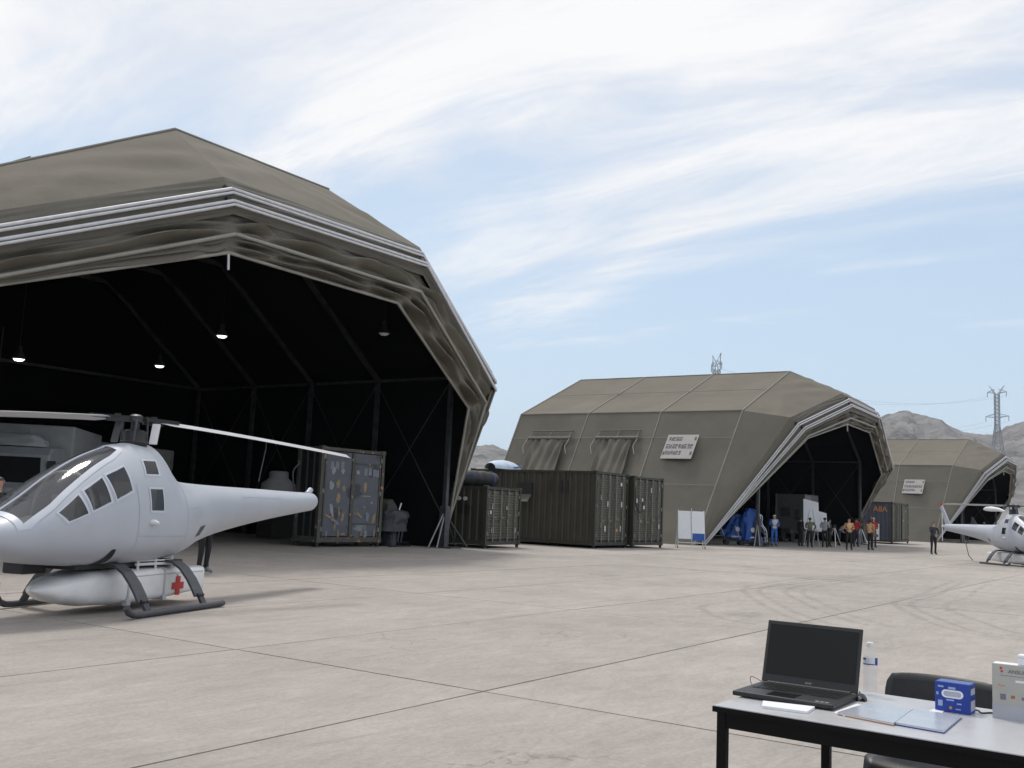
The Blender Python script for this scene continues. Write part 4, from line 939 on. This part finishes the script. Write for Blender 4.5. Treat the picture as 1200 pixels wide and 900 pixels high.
H2RZ = math.atan2(-.67, -.75)
hp = gnd(1180, 660)
helicopter('grey helicopter with tail fin and red beacon near the farthest tent', (46.35, 6.15, 0), H2RZ, R_(145)-H2RZ, True, False, 'unmanned helicopters', .06)

# ------------------------------------------------------------------ people
def capsule_dist(p, a, b):
    ab = b-a; t = max(0, min(1, (p-a).dot(ab)/max(1e-9, ab.dot(ab)))); return (p-(a+ab*t)).length
def person(label, loc, rz, shirt, trousers, height=1.70, arms=('down', 'down'), vest=None, hair=HAIR, cap=None, lean=0., skirt=False, shoes=None, stride=.0, group='people'):
    k = height/1.72
    J = {'pel': (0,0,.93), 'waist': (.0,0,1.06), 'chest': (.01,0,1.28), 'neck': (0,0,1.46), 'head0': (.01,0,1.53), 'head1': (.015,0,1.61), 'head2': (.005,0,1.68)}
    Rr_ = {'pel': (.15,.12), 'waist': (.14,.11), 'chest': (.165,.12), 'neck': (.055,.055), 'head0': (.066,.06), 'head1': (.085,.075), 'head2': (.07,.06)}
    E_ = [('pel','waist'), ('waist','chest'), ('chest','neck'), ('neck','head0'), ('head0','head1'), ('head1','head2')]
    for s, n_, st in ((1, 'l', stride), (-1, 'r', -stride)):
        J.update({n_+'hip': (0, .095*s, .88), n_+'knee': (.02+st*.6, .105*s, .48), n_+'ank': (-.02+st, .11*s, .09), n_+'heel': (-.05+st, .11*s, .045), n_+'toe': (.15+st, .125*s, .035)})
        Rr_.update({n_+'hip': (.095,.095), n_+'knee': (.062,.062), n_+'ank': (.045,.045), n_+'heel': (.04,.04), n_+'toe': (.035,.03)})
        E_ += [('pel', n_+'hip'), (n_+'hip', n_+'knee'), (n_+'knee', n_+'ank'), (n_+'ank', n_+'heel'), (n_+'ank', n_+'toe')]
        ps = arms[0 if s > 0 else 1]
        el, wr, hd = {'down': ((-.03, .24, 1.14), (.03, .25, .88), (.05, .245, .80)), 'hold': ((.02, .25, 1.15), (.24, .14, 1.12), (.31, .08, 1.14)),
                      'mouth': ((.12, .24, 1.20), (.17, .10, 1.43), (.15, .05, 1.50)), 'up': ((.14, .27, 1.40), (.22, .2, 1.62), (.22, .18, 1.70)),
                      'back': ((-.10, .25, 1.15), (-.14, .10, 1.0), (-.15, .03, .98)), 'hip': ((-.10, .34, 1.18), (.03, .20, 1.02), (.06, .15, 1.0))}[ps]
        f = lambda p: (p[0], p[1]*s, p[2])
        J.update({n_+'sh': (0, .185*s, 1.40), n_+'el': f(el), n_+'wr': f(wr), n_+'hd': f(hd)})
        Rr_.update({n_+'sh': (.062,.062), n_+'el': (.045,.045), n_+'wr': (.032,.028), n_+'hd': (.038,.024)})
        E_ += [('chest', n_+'sh'), (n_+'sh', n_+'el'), (n_+'el', n_+'wr'), (n_+'wr', n_+'hd')]
    nm = list(J); ix = {n_: i for i, n_ in enumerate(nm)}
    if lean:
        M = Matrix.Translation((0,0,.95))@Matrix.Rotation(lean, 4, 'Y')@Matrix.Translation((0,0,-.95))
        for n_ in nm:
            if n_ in ('waist','chest','neck','head0','head1','head2') or n_[1:] in ('sh','el','wr','hd'): J[n_] = tuple(M@Vector(J[n_]))
    me = bpy.data.meshes.new('person'); me.from_pydata([tuple(c*k for c in J[n_]) for n_ in nm], [(ix[a], ix[b]) for a, b in E_], [])
    o = bpy.data.objects.new('tmp', me); COL.objects.link(o); o.modifiers.new('sk', 'SKIN'); sv = me.skin_vertices[0].data
    for n_ in nm: sv[ix[n_]].radius = tuple(c*k for c in Rr_[n_]); sv[ix[n_]].use_root = (n_ == 'pel')
    sb = o.modifiers.new('ss', 'SUBSURF'); sb.levels = 2; sb.render_levels = 2
    bpy.context.view_layer.update(); full = bpy.data.meshes.new_from_object(o.evaluated_get(bpy.context.evaluated_depsgraph_get())); bpy.data.objects.remove(o)
    shoes = shoes or BLACK; ml = [SKIN, shirt, trousers, shoes]
    full.materials.clear(); [full.materials.append(m) for m in ml]
    segs = [(Vector(J[a])*k, Vector(J[b])*k, a, b) for a, b in E_]
    lab = []
    for pl in full.polygons:
        c = pl.center; a, b = min(segs, key=lambda q: capsule_dist(c, q[0], q[1]))[2:]
        if 'head' in b: mi = 0
        elif b[1:] == 'hd': mi = 0
        elif b[1:] in ('heel', 'toe'): mi = 3
        elif b[1:] in ('hip', 'knee', 'ank'): mi = 2
        else: mi = 1
        if mi == 1 and c.z < .96*k and b in ('waist',): mi = 2
        pl.material_index = mi; pl.use_smooth = True; lab.append(b)
    ob = bpy.data.objects.new('person', full); COL.objects.link(ob); ob.location = (*loc[:2], 0); ob.rotation_euler = (0, 0, rz)
    tag(ob, label, 'person', group)
    def shell(name, keep, m, d):
        bm = bmesh.new(); bm.from_mesh(full); bm.faces.ensure_lookup_table()
        dead = [f for f in bm.faces if not keep(f.calc_center_median(), lab[f.index])]; bmesh.ops.delete(bm, geom=dead, context='FACES'); bm.normal_update()
        for v in bm.verts: v.co += v.normal*d
        m2 = bpy.data.meshes.new(name); bm.to_mesh(m2); bm.free(); m2.materials.clear(); m2.materials.append(m)
        q = bpy.data.objects.new(name, m2); COL.objects.link(q); q.parent = ob
    hc = Vector(J['head1'])*k
    shell('cap' if cap else 'hair', lambda c, b: 'head' in b and ((c-hc).z > .012 or ((c-hc).x < -.012 and (c-hc).z > -.05)), cap or hair, .012)
    if vest: shell('vest', lambda c, b: b in ('chest', 'waist', 'neck', 'lsh', 'rsh') and c.z > .95*k and c.z < 1.43*k, vest, .02)
    if skirt: shell('gown', lambda c, b: b in ('chest', 'waist', 'lhip', 'rhip', 'lknee', 'rknee', 'lank', 'rank', 'lel', 'rel') and c.z > .12, skirt, .03)
    b = MB()                                      # fingers and nose, at the size they have on a standing adult
    nz_ = Vector(J['head1'])*k
    b.add([nz_+Vector((.070*k, .012, .01)), nz_+Vector((.070*k, -.012, .01)), nz_+Vector((.100*k, 0, -.015)), nz_+Vector((.072*k, 0, .03))], [(0,1,2), (0,2,3), (1,3,2)])
    for n_, s in (('l', 1), ('r', -1)):
        w0, h0 = Vector(J[n_+'wr'])*k, Vector(J[n_+'hd'])*k; d = (h0-w0).normalized(); sd_ = Vector((1,0,0)) if abs(d.x) < .7 else Vector((0,1,0))
        for i in range(4): q = h0+sd_*(.012*i-.018); b.tube([q, q+d*.045, q+d*(.07+.006*(i in (1, 2)))+Vector((.012, 0, 0))], [.009, .0085, .007], 5)
        b.tube([w0+d*.03+sd_*.025, w0+d*.075+sd_*.045], [.010, .008], 5)
    b.build('hands_and_nose', SKIN, ob)
    return ob
C_ = lambda n_, c: mat(n_, c, .8, var=.2, scale=12)
navy = C_('charcoal_cloth', (.035, .037, .045)); blk = C_('black_cloth', (.012, .012, .014)); org = C_('orange_vest', (.62, .37, .19)); redc = C_('red_cloth', (.42, .02, .02))
camo = mat('camouflage_cloth', (.16, .155, .11), .8, var=.3, scale=14, spots=[((.03, .035, .02), 14., .56, 3.)]); grys = C_('grey_shirt', (.30, .31, .35)); whs = C_('white_cloth', (.55, .56, .6)); blues = C_('blue_gown', (.03, .13, .45))
def gp(x, y): p = gnd(x, y); return (p[0], p[1])
TOCAM = lambda p: math.atan2(-p[1], -p[0])
p = gp(1094, 650); person('man in charcoal clothes with a hand at his mouth, beside the tail fin', p, TOCAM(p)+.5, navy, blk, 1.70, ('hip', 'mouth'))
p = gp(1020, 645); person('man in an orange vest holding papers beside the lettered container', p, TOCAM(p)+2.6, C_('tan_sleeve', (.40, .24, .12)), blk, 1.70, ('hold', 'down'), vest=org)
p = gp(1023.5, 642); person('person with a white cap and red sleeves behind an orange vest', p, TOCAM(p)+.3, redc, navy, 1.86, ('hold', 'up'), cap=whs)
p = gp(995, 645); person('man in an orange vest with red trim standing with feet apart', p, TOCAM(p)+.2, C_('tan_sleeve', (.40, .24, .12)), blk, 1.72, ('hold', 'hold'), vest=org, stride=.05)
p = gp(1003, 641); person('person in a red shirt partly hidden behind an orange vest and a tripod', p, TOCAM(p)+2.8, redc, navy, 1.78, ('hold', 'hold'))
p = gp(966.5, 642); person('person in a pale grey shirt and black trousers facing the tent', p, TOCAM(p)+2.9, grys, blk, 1.72, ('hold', 'hold'))
p = gp(972, 641); person('person all in black next to the pale grey shirt', p, TOCAM(p)+1.2, blk, blk, 1.62, ('down', 'hold'))
p = gp(983, 639.5); person('person in a white shirt bending over beside a tripod', p, TOCAM(p)+1.9, grys, navy, 1.6, ('hold', 'hold'), lean=.75)
p = gp(949, 642); person('stout man in a camouflage shirt reading the white flip chart', p, TOCAM(p)+3.0, camo, blk, 1.68, ('hold', 'hip'))
p = gp(938, 640.5); person('person in dark clothes at the corner of the shelter box trailer', p, TOCAM(p)+2.4, blk, blk, 1.66, ('down', 'down'))
p = gp(907, 640.5); person('nurse in a blue gown with a white apron and cap by the blue carts', p, TOCAM(p)+.2, blues, blues, 1.74, ('hold', 'hold'), vest=whs, cap=whs, skirt=None, shoes=navy)
p = gp(237, 672); person('man in black trousers standing behind the tail boom of the helicopter', p, TOCAM(p)+.9, navy, blk, 1.62, ('hold', 'hold'), shoes=C_('grey_shoe', (.2, .2, .2)))
p = gp(-15, 688); person('man standing near the nose of the red cross helicopter', p, TOCAM(p)+1.3, blk, blk, 1.66, ('down', 'down'))

# ------------------------------------------------------------------ at the mouth of the middle tent
def cart(px, py, label, rz, w_, h_, tiltv, seed):
    q = gnd(px, py); t = thing('covered_cart', label, 'cart', (q[0], q[1], 0), rz, 'covered carts')
    c = part('cover', BLUEC, t, lambda b: drape(b, w_, .95, h_, seed, 28, .62, .55)); c.location = (0, 0, .30); c.rotation_euler = (0, tiltv, 0)
    part('chassis', STEELD, t, lambda b: b.box(-.5, .5, -.35, .35, .18, .26)); part('handle', ALU, t, lambda b: b.tube(spline([(-.5, -.3, .3), (-.8, -.3, 1.0), (-.8, .3, 1.0), (-.5, .3, .3)]), .025, 6))
    part('badge', PALEM, t, lambda b: b.tube([(.1, -.52, .85), (.1, -.55, .85)], .13, 14))
    for x in (-.42, .42):
        for y in (-.33, .33): part('wheel', BLACK, t, lambda b: b.tube([(x, y-.03, .13), (x, y+.03, .13)], .13, 12))
    part('strap', PALEM, t, lambda b: b.box(-.2, .3, -.54, -.52, .42, .50))
cart(877, 639.5, 'upright blue covered cart with a round white badge', R_(-55), 1.15, 1.6, .05, 1.3)
cart(860, 638.5, 'slanting blue covered cart under the leg of the tent arch', R_(-60), 1.5, 1.3, .30, 4.4)
q = gnd(889, 640); wk = thing('walking_frame', 'wheeled metal frame chair between the blue cart and the nurse', 'frame', (q[0], q[1], 0), R_(-60))
for s in (-.28, .28): part('side_frame', ALU, wk, lambda b: b.tube(spline([(-.35, s, .05), (-.3, s, .9), (-.2, s, 1.6), (.1, s, 1.62), (.12, s, 1.2), (.35, s, .8), (.4, s, .05)]), .03, 6))
part('seat', BLACK, wk, lambda b: b.box(-.25, .3, -.28, .28, .72, .8)); part('backrest', PALEM, wk, lambda b: b.box(-.30, -.26, -.22, .22, .9, 1.4))
for x in (-.35, .4):
    for y in (-.32, .26): part('wheel', BLACK, wk, lambda b: b.tube([(x, y, .12), (x, y+.06, .12)], .12, 12))
sb_ = thing('shelter_box_trailer', 'grey box shelter on wheels standing inside the middle tent', 'trailer', (66.9, 23.4, 0), R_(-2))
SBG = mat('shelter_grey', (.11, .11, .11), .6, var=.12)
part('box', SBG, sb_, lambda b: b.box(0, 2.6, -1.9, .1, .85, 3.2), bevel=.03); part('door_panel', mat('shelter_light', (.20, .19, .18), .6), sb_, lambda b: b.box(.15, 1.1, -1.93, -1.88, .95, 3.1))
part('side_marks', STEELD, sb_, lambda b: b.box(-.02, .01, -.9, -.2, 1.7, 2.3).box(-.02, .01, -1.5, -1.2, 1.5, 2.2)); 
for y in (.1, -1.92): part('edge', ALU, sb_, lambda b: b.bar((-.02, y, .9), (-.02, y, 3.2), .06))
for x in (.4, 2.1):
    for y in (-1.7, -.3): part('wheel', BLACK, sb_, lambda b: b.tube([(x, y, .4), (x, y+.25, .4)], .4, 16))
part('chassis', STEELD, sb_, lambda b: b.box(-.8, 2.6, -1.2, -.6, .6, .84))
for (x0, px_, hz1, hz2, lab_) in ((0, 947, 1.0, 2.75, 'tall white flip chart sheet on an easel by the box trailer'), (1, 957, .9, 2.15, 'shorter white flip chart sheet on an easel before the tent interior')):
    q = gnd(px_, 640.5); fc = thing('flip_chart', lab_, 'flip chart', (q[0]+1.5, q[1]+.3, 0), R_(-62), 'flip charts')
    part('sheet', PAPER, fc, lambda b: b.add([(-.45, -.03, hz1), (.45, -.05, hz1-.08), (.42, .08, hz2-.2), (-.45, .06, hz2), (-.45, -.01, hz1), (.45, -.03, hz1-.08), (.42, .10, hz2-.2), (-.45, .08, hz2)], [(0,1,2,3), (7,6,5,4), (0,4,5,1), (2,6,7,3), (0,3,7,4), (1,5,6,2)]))
    for a, c in (((-.45, -.2, 0), (0, .12, hz2-.1)), ((.45, -.2, 0), (0, .12, hz2-.1)), ((0, .6, 0), (0, .14, hz2-.1))): part('leg', ALU, fc, lambda b: b.tube([a, c], .02, 6))
for (px_, py_, lab_) in ((978, 641, 'camera tripod beside the bending person in white'), (1009, 641, 'camera tripod between the two orange vests')):
    q = gnd(px_, py_); tp = thing('tripod', lab_, 'tripod', (q[0], q[1], 0), px_*.1, 'tripods')
    for k_ in range(3): part('leg', ALU, tp, lambda b: b.tube([(.5*math.cos(k_*2.094), .5*math.sin(k_*2.094), 0), (.04*math.cos(k_*2.094), .04*math.sin(k_*2.094), 1.1)], .022, 6))
    part('camera', BLACK, tp, lambda b: b.box(-.1, .12, -.07, .07, 1.12, 1.3), bevel=.015); part('head', STEELD, tp, lambda b: b.tube([(0, 0, 1.0), (0, 0, 1.14)], .035, 8))

# ------------------------------------------------------------------ table and what lies on it
TZ = .75
tb = thing('table', 'grey topped folding table with black metal legs', 'table', (3.905, 1.62, 0), R_(-2.0))
TOP = mat('grey_laminate', (.46, .455, .465), .32, var=.05, scale=30, spec=.5); TBLK = mat('black_frame', (.004, .004, .0045), .5, var=.2, spec=.15)
TL, TD = 1.55, .84       # local: x across (away), y negative along the front edge
part('tabletop', TOP, tb, lambda b: b.box(0, TD, -TL, 0, TZ-.022, TZ), bevel=.003)
part('edge_band', TBLK, tb, lambda b: b.box(-.004, TD+.004, -TL-.004, .004, TZ-.026, TZ-.005))
part('apron', TBLK, tb, lambda b: b.box(.012, .037, -TL+.02, -.02, TZ-.085, TZ-.026).box(TD-.037, TD-.012, -TL+.02, -.02, TZ-.085, TZ-.026).box(.037, TD-.037, -.045, -.02, TZ-.085, TZ-.026))
for x in (.008, TD-.046):
    for y in ((-.048 if x < .1 else -.20), -TL+.01): part('leg', TBLK, tb, lambda b: b.box(x, x+.038, y, y+.038, 0, TZ-.026), bevel=.003)
CHB = mat('black_plastic', (.028, .029, .032), .42, var=.15, scale=20, bump=.05, bscale=200)
def chair(label, loc, rz):
    t = thing('chair', label, 'chair', loc, rz, 'black chairs at the table')
    def pan(b, f):
        G = []
        for i in range(13):
            u = -1+2*i/12; row = []
            for j in range(9): v = j/8; row.append(f(u, v))
            G.append(row)
        b.grid(G)
    def seat(u, v): return (-.22+.44*v, .235*u*(1-.06*(abs(2*v-1))**6), .455+.018*u*u-.05*max(0, .12-v)/.12*1.0+.01*math.sin(v*3))
    def back(u, v): a = v; return (.225+.05*a+.035*u*u*-1, .265*u*(1-.10*(abs(2*v-1))**5), .52+.285*v-.012*u**4)
    s_ = part('seat', CHB, t, lambda b: pan(b, seat)); m_ = s_.modifiers.new('s', 'SOLIDIFY'); m_.thickness = .022
    b_ = part('backrest', CHB, t, lambda b: pan(b, back)); m_ = b_.modifiers.new('s', 'SOLIDIFY'); m_.thickness = .02
    for s in (-1, 1):
        part('leg', DGREY, t, lambda b: b.tube([(-.20, s*.22, 0), (-.17, s*.21, .43)], .0115, 8)); part('leg', DGREY, t, lambda b: b.tube([(.25, s*.22, 0), (.19, s*.21, .42), (.235, s*.21, .56), (.262, s*.21, .74)], .0115, 8))
        part('side_rail', DGREY, t, lambda b: b.tube([(-.17, s*.21, .43), (.19, s*.21, .425)], .0115, 8))
    return t
chair('black plastic chair tucked behind the blue tissue box', (4.86, 1.0, 0), R_(-4))
chair('black plastic chair behind the pale gift carton', (4.90, .40, 0), R_(3))

# laptop
LB = mat('laptop_black', (.018, .0185, .021), .5, var=.15, scale=60, bump=.02, bscale=300); SCR = mat('screen_black', (.012, .0125, .0135), .2, var=.05, spec=.2); KEY = mat('key_black', (.008, .008, .009), .45)
lp = thing('laptop', 'open black laptop with a dark screen on the grey table', 'laptop', (4.14, 1.425, TZ+.001), R_(-1))
LW, LD = .425, .34
part('base', LB, lp, lambda b: b.box(0, LD, -LW/2, LW/2, .004, .024), bevel=.005)
kb = part('keyboard', KEY, lp, lambda b: b.box(LD*.42, LD*.92, -LW/2+.025, LW/2-.025, .0241, .0249))
def keys(b):
    for r in range(6):
        n_ = 17; x = LD*.43+r*.0262; wv = (LW-.06)/n_
        for c in range(n_):
            if r == 0 and 4 < c < 10: continue
            y = -LW/2+.03+c*wv; b.box(x+.002, x+.0235, y+.0015, y+wv-.0015, .0249, .0268)
part('keys', KEY, lp, keys)['kind'] = 'stuff'
part('touchpad', SCR, lp, lambda b: b.box(.02, LD*.36, -.045, .075, .0241, .0247))
for y in (-.185, -.165, -.145): part('sticker', mat('silver_sticker', (.35, .36, .38), .35, .3), lp, lambda b: b.box(.022, .042, y, y+.014, .0241, .0247))
for s in (-.14, .14): part('foot', BLACK, lp, lambda b: b.box(.02, LD-.02, s-.01, s+.01, 0, .0041))
LH = .275; TA = R_(17)
def L_(x, y, z): return (LD-.008+z*math.sin(TA)+x*math.cos(TA), y, .026+z*math.cos(TA)-x*math.sin(TA))
def lbox(b, x0, x1, y0, y1, z0, z1):
    vs = [L_(x, y, z) for z in (z0, z1) for y in (y0, y1) for x in (x0, x1)]; b.add(vs, [(0,2,3,1),(4,5,7,6),(0,1,5,4),(2,6,7,3),(0,4,6,2),(1,3,7,5)])
lid = part('lid', LB, lp, lambda b: lbox(b, 0, .008, -LW/2, LW/2, 0, LH), bevel=.003)
part('screen', SCR, lid, lambda b: lbox(b, -.0012, -.0004, -LW/2+.014, LW/2-.014, .036, LH-.016)); part('webcam', KEY, lid, lambda b: lbox(b, -.0014, -.0004, -.008, .008, LH-.010, LH-.005))
part('hinge', LB, lp, lambda b: b.tube([(LD-.005, -LW/2+.03, .022), (LD-.005, LW/2-.03, .022)], .010, 10))
lg_ = meshobj('logo', textmesh('acer', .017, .0003), mat('silver_sticker', (.35, .36, .38)), lid)
lg_.matrix_local = Matrix.Translation(L_(-.0012, 0, .017))@Matrix.Rotation(R_(-90), 4, 'Z')@Matrix.Rotation(R_(90)-TA, 4, 'X')
ms = thing('computer_mouse', 'black mouse half hidden beside the laptop hinge', 'mouse', (4.50, 1.205, TZ), R_(20))
part('body', LB, ms, lambda b: b.grid([[(-.05+.1*u, .028*math.sin(math.pi*(.12+.8*u))**.6*math.cos(a), .028*math.sin(math.pi*(.15+.75*u))**.7*math.sin(a)) for a in np.linspace(0, math.pi, 9)] for u in np.linspace(0, 1, 11)]))
part('wheel', DGREY, ms, lambda b: b.tube([(.022, -.003, .026), (.022, .003, .026)], .005, 8))
gl = thing('eyeglasses', 'thin wire loop lying on the far left of the laptop', 'glasses', (4.49, 1.66, TZ))
part('wire', DGREY, gl, lambda b: b.tube(spline([(0, -.06, .002), (-.02, -.02, .03), (.01, .03, .035), (.0, .02, .002), (-.05, -.05, .002)]), .0016, 5))

# bottle
bt = thing('water_bottle', 'clear plastic water bottle with a blue label and white cap', 'bottle', (4.66, 1.205, TZ)); bt.scale = (.95, .95, .88)
CLR = mat('clear_plastic', (.85, .88, .92), .06, var=.02, alpha=.20, spec=.9)
br_ = [(.0, .004), (.022, .002), (.031, .008), (.032, .02)]+[(.031+.0014*(i % 2), .03+.009*i) for i in range(12)]+[(.0325, .145), (.0325, .185), (.031, .195), (.024, .212), (.0145, .226), (.0135, .236)]
bo = part('bottle_body', CLR, bt, lambda b: b.lathe(br_, 24)); part('water', mat('water', (.75, .80, .86), .04, var=.05, scale=60, alpha=.03), bt, lambda b: b.lathe([(0, .006)]+[(max(.0, r-.0016), z) for r, z in br_ if .008 < z < .20]+[(0, .196)], 24))
part('cap', WHITE, bt, lambda b: b.lathe([(.0, .2365), (.0155, .2365), (.0158, .255), (.014, .257), (0, .257)], 20))
def arc_label(b, a0, a1, z0, z1, r): return b.grid([[(r*math.cos(a), r*math.sin(a), z) for a in np.linspace(a0, a1, 20)] for z in (z0, z1)])
part('label', BLUE, bt, lambda b: arc_label(b, R_(-125), R_(-75), .148, .184, .0331)); part('label_white', mat('label_haze', (.7, .74, .82), .4, alpha=.75), bt, lambda b: arc_label(b, R_(-230), R_(-126), .148, .184, .0331)); part('label_stripe', BLUE, bt, lambda b: arc_label(b, R_(-230), R_(-130), .150, .155, .0334).grid([[(.0334*math.cos(a), .0334*math.sin(a), z) for a in np.linspace(R_(-230), R_(-200), 8)] for z in (.172, .182)]))

# papers, booklets
def sheet(name, label, cat, c, m, th=.001, z=TZ, group=None):
    V = [gnd(*p_, z) for p_ in c]; o = V[0]; b = MB(); n_ = len(V)
    b.add([(v[0]-o[0], v[1]-o[1], 0) for v in V]+[(v[0]-o[0], v[1]-o[1], th) for v in V], [tuple(range(n_))[::-1], tuple(range(n_, 2*n_))]+[(i, (i+1) % n_, n_+(i+1) % n_, n_+i) for i in range(n_)])
    ob = b.build(name, m, None); ob.location = (o[0], o[1], z+.0006); return tag(ob, label, cat, group)
sheet('paper_pad', 'folded white paper pad in front of the laptop', 'paper', [(894, 824), (955, 831), (946, 837), (893, 830)], PAPER, .010)
sheet('paper', 'white slip of paper between the laptop and the silver booklets', 'paper', [(977, 836), (1004, 826), (1013, 828), (990, 840)], PAPER, .004)
sheet('paper', 'small white card in front of the blue tissue box', 'paper', [(1088, 834), (1098, 830), (1107, 833), (1103, 838)], PAPER, .002)
SILV = mat('silver_cover', (.50, .53, .58), .25, .35, var=.06, scale=8); BLUP = mat('blue_cover', (.02, .06, .35), .4)
def booklet(label, c, m, pages):
    V = [gnd(*p_, TZ) for p_ in c]; o = V[0]; t = thing('booklet', label, 'booklet', (o[0], o[1], TZ+.001), 0, 'silver booklets')
    def lay(b, z0, z1, sc=1.):
        cen = sum(V)/4; Q_ = [cen+(v-cen)*sc-o for v in V]
        b.add([(q[0], q[1], z0) for q in Q_]+[(q[0], q[1], z1) for q in Q_], [(3,2,1,0), (4,5,6,7)]+[(i, (i+1) % 4, 4+(i+1) % 4, 4+i) for i in range(4)])
    part('back_cover', pages, t, lambda b: lay(b, 0, .003)); part('pages', PAPER, t, lambda b: lay(b, .0031, .0085, .985)); part('front_cover', m, t, lambda b: lay(b, .0086, .0105))
    return t
booklet('silver booklet with an orange back cover next to the laptop', [(981, 838), (1047, 851), (1070, 834), (1019, 826)], SILV, ORANGE)
booklet('silver booklet with a blue inner edge in front of the tissue box', [(1049, 850), (1106, 860), (1127, 842), (1071, 834)], SILV, BLUP)

# blue tissue box
def facebox(label, name, cat, loc, rz, dx, dy, dz, m):
    t = thing(name, label, cat, loc, rz); part('box', m, t, lambda b: b.box(0, dx, -dy, 0, 0, dz), bevel=.0025); return t
bx = facebox('small blue printed tissue box with a white rounded label', 'tissue_box', 'box', (4.50, .905, TZ), R_(-4), .085, .135, .118, BLUE)
def fr_(b, y0, y1, z0, z1, d=.0006): b.box(-d, -.0001, -y1, -y0, z0, z1)
def rounded(b, cy, cz, w_, h_, d):
    pts = [(cy+sx*(w_-h_)+h_*math.cos(a), cz+h_*math.sin(a)) for sx, rg in ((1, np.linspace(-math.pi/2, math.pi/2, 9)), (-1, np.linspace(math.pi/2, 3*math.pi/2, 9))) for a in rg]
    b.prism(pts, -d, -.0001, lambda y, z, x: (x, -y, z))
part('white_label', PAPER, bx, lambda b: rounded(b, .068, .073, .042, .016, .0008)); part('label_centre', mat('label_grey', (.42, .44, .52), .5), bx, lambda b: rounded(b, .068, .073, .034, .010, .0012))
part('print', mat('pale_blue_print', (.32, .40, .62), .5), bx, lambda b: [fr_(b, *q) for q in ((.012, .034, .096, .103), (.052, .080, .092, .101), (.045, .074, .046, .052), (.006, .014, .065, .077), (.085, .103, .035, .040), (.080, .10, .014, .018), (.012, .030, .022, .045))])
part('orange_dot', ORANGE, bx, lambda b: rounded(b, .061, .019, .0061, .006, .0008))
part('side_print', mat('label_grey', (.42, .44, .52)), bx, lambda b: b.box(.012, .075, -.1358, -.1351, .012, .052).box(.012, .075, -.1358, -.1351, .075, .10))
part('lid_fold', mat('blue_lid', (.05, .11, .36), .4), bx, lambda b: b.box(.004, .081, -.131, -.004, .1181, .1187))

# gift carton with a small white box on it
CART = mat('carton_grey', (.42, .41, .375), .45, var=.05, scale=12)
ct = facebox('pale grey printed carton standing at the end of the table', 'carton', 'box', (4.515, .692, TZ), R_(-1), .07, .36, .213, CART)
part('base_band', mat('carton_band', (.40, .41, .45), .35, .2), ct, lambda b: b.box(-.0012, -.0002, -.36, 0, 0, .056)); part('top_edge', PAPER, ct, lambda b: b.box(.004, .066, -.356, -.004,   .2131, .2138))
tx = meshobj('lettering', textmesh('ANSULT', .021, .0003), mat('dark_print', (.10, .10, .10), .6), ct); tx.rotation_euler = (R_(90), 0, R_(-90)); tx.location = (-.0008, -.098, .186)
part('print_line', mat('dark_print', (.10, .10, .10)), ct, lambda b: b.box(-.0006, -.0001, -.30, -.03, .1685, .1698))
part('logo_dot', RED, ct, lambda b: b.prism([(.033+0.0048*math.cos(a), .197+0.0048*math.sin(a)) for a in np.linspace(0, 6.28, 12)[:-1]], -.0008, -.0001, lambda y, z, x: (x, -y, z)).prism([(.036+0.0048*math.cos(a), .185+0.0048*math.sin(a)) for a in np.linspace(0, 6.28, 12)[:-1]], -.0008, -.0001, lambda y, z, x: (x, -y, z)))
part('orange_word', ORANGE, ct, lambda b: [b.box(-.0006, -.0001, -.028-.009*i, -.022-.009*i, .128-.001*i, .133-.001*i) for i in range(3)])
part('small_pictures', mat('picture_slate', (.16, .17, .22), .5), ct, lambda b: b.box(-.0006, -.0001, -.050, -.029, .075, .098).box(-.0006, -.0001, -.118, -.106, .081, .093).box(-.0006, -.0001, -.165, -.140, .077, .096))
part('small_picture_red', mat('picture_red', (.40, .12, .07), .5), ct, lambda b: b.box(-.0006, -.0001, -.082, -.068, .083, .095)); part('white_words', PAPER, ct, lambda b: b.box(-.0006, -.0001, -.16, -.085, .147, .155))
wb = thing('small_box', 'small plain white box lying on top of the pale carton', 'box', (4.522, .60, TZ+.2145), R_(-3)); part('box', PAPER, wb, lambda b: b.box(0, .055, -.2, 0, 0, .040), bevel=.003); part('lid_line', mat('label_grey', (.42, .44, .52)), wb, lambda b: b.box(-.0006, .0556, -.2006, .0006, .028, .0292))
cbq = MB().tube(spline([(4.62, .80, TZ+.004), (4.60, .76, TZ+.006), (4.57, .74, TZ+.003), (4.60, .71, TZ+.004), (4.575, .68, TZ+.004)]), .0035, 6).build('cable', BLACK); tag(cbq, 'short black cable lying between the tissue box and the carton', 'cable')

# ------------------------------------------------------------------ air
hm = bpy.data.materials.new('haze_air'); hm.use_nodes = True; t = hm.node_tree; t.nodes.clear()
o_ = t.nodes.new('ShaderNodeOutputMaterial'); pv = t.nodes.new('ShaderNodeVolumePrincipled'); pv.inputs['Density'].default_value = 1.0e-4
pv.inputs['Color'].default_value = (.80, .88, 1, 1); t.links.new(pv.outputs[0], o_.inputs['Volume'])
hz_box = MB().box(-6100, 6100, -6100, 6100, -4, 235).build('haze', hm); tag(hz_box, None, None, kind='stuff')
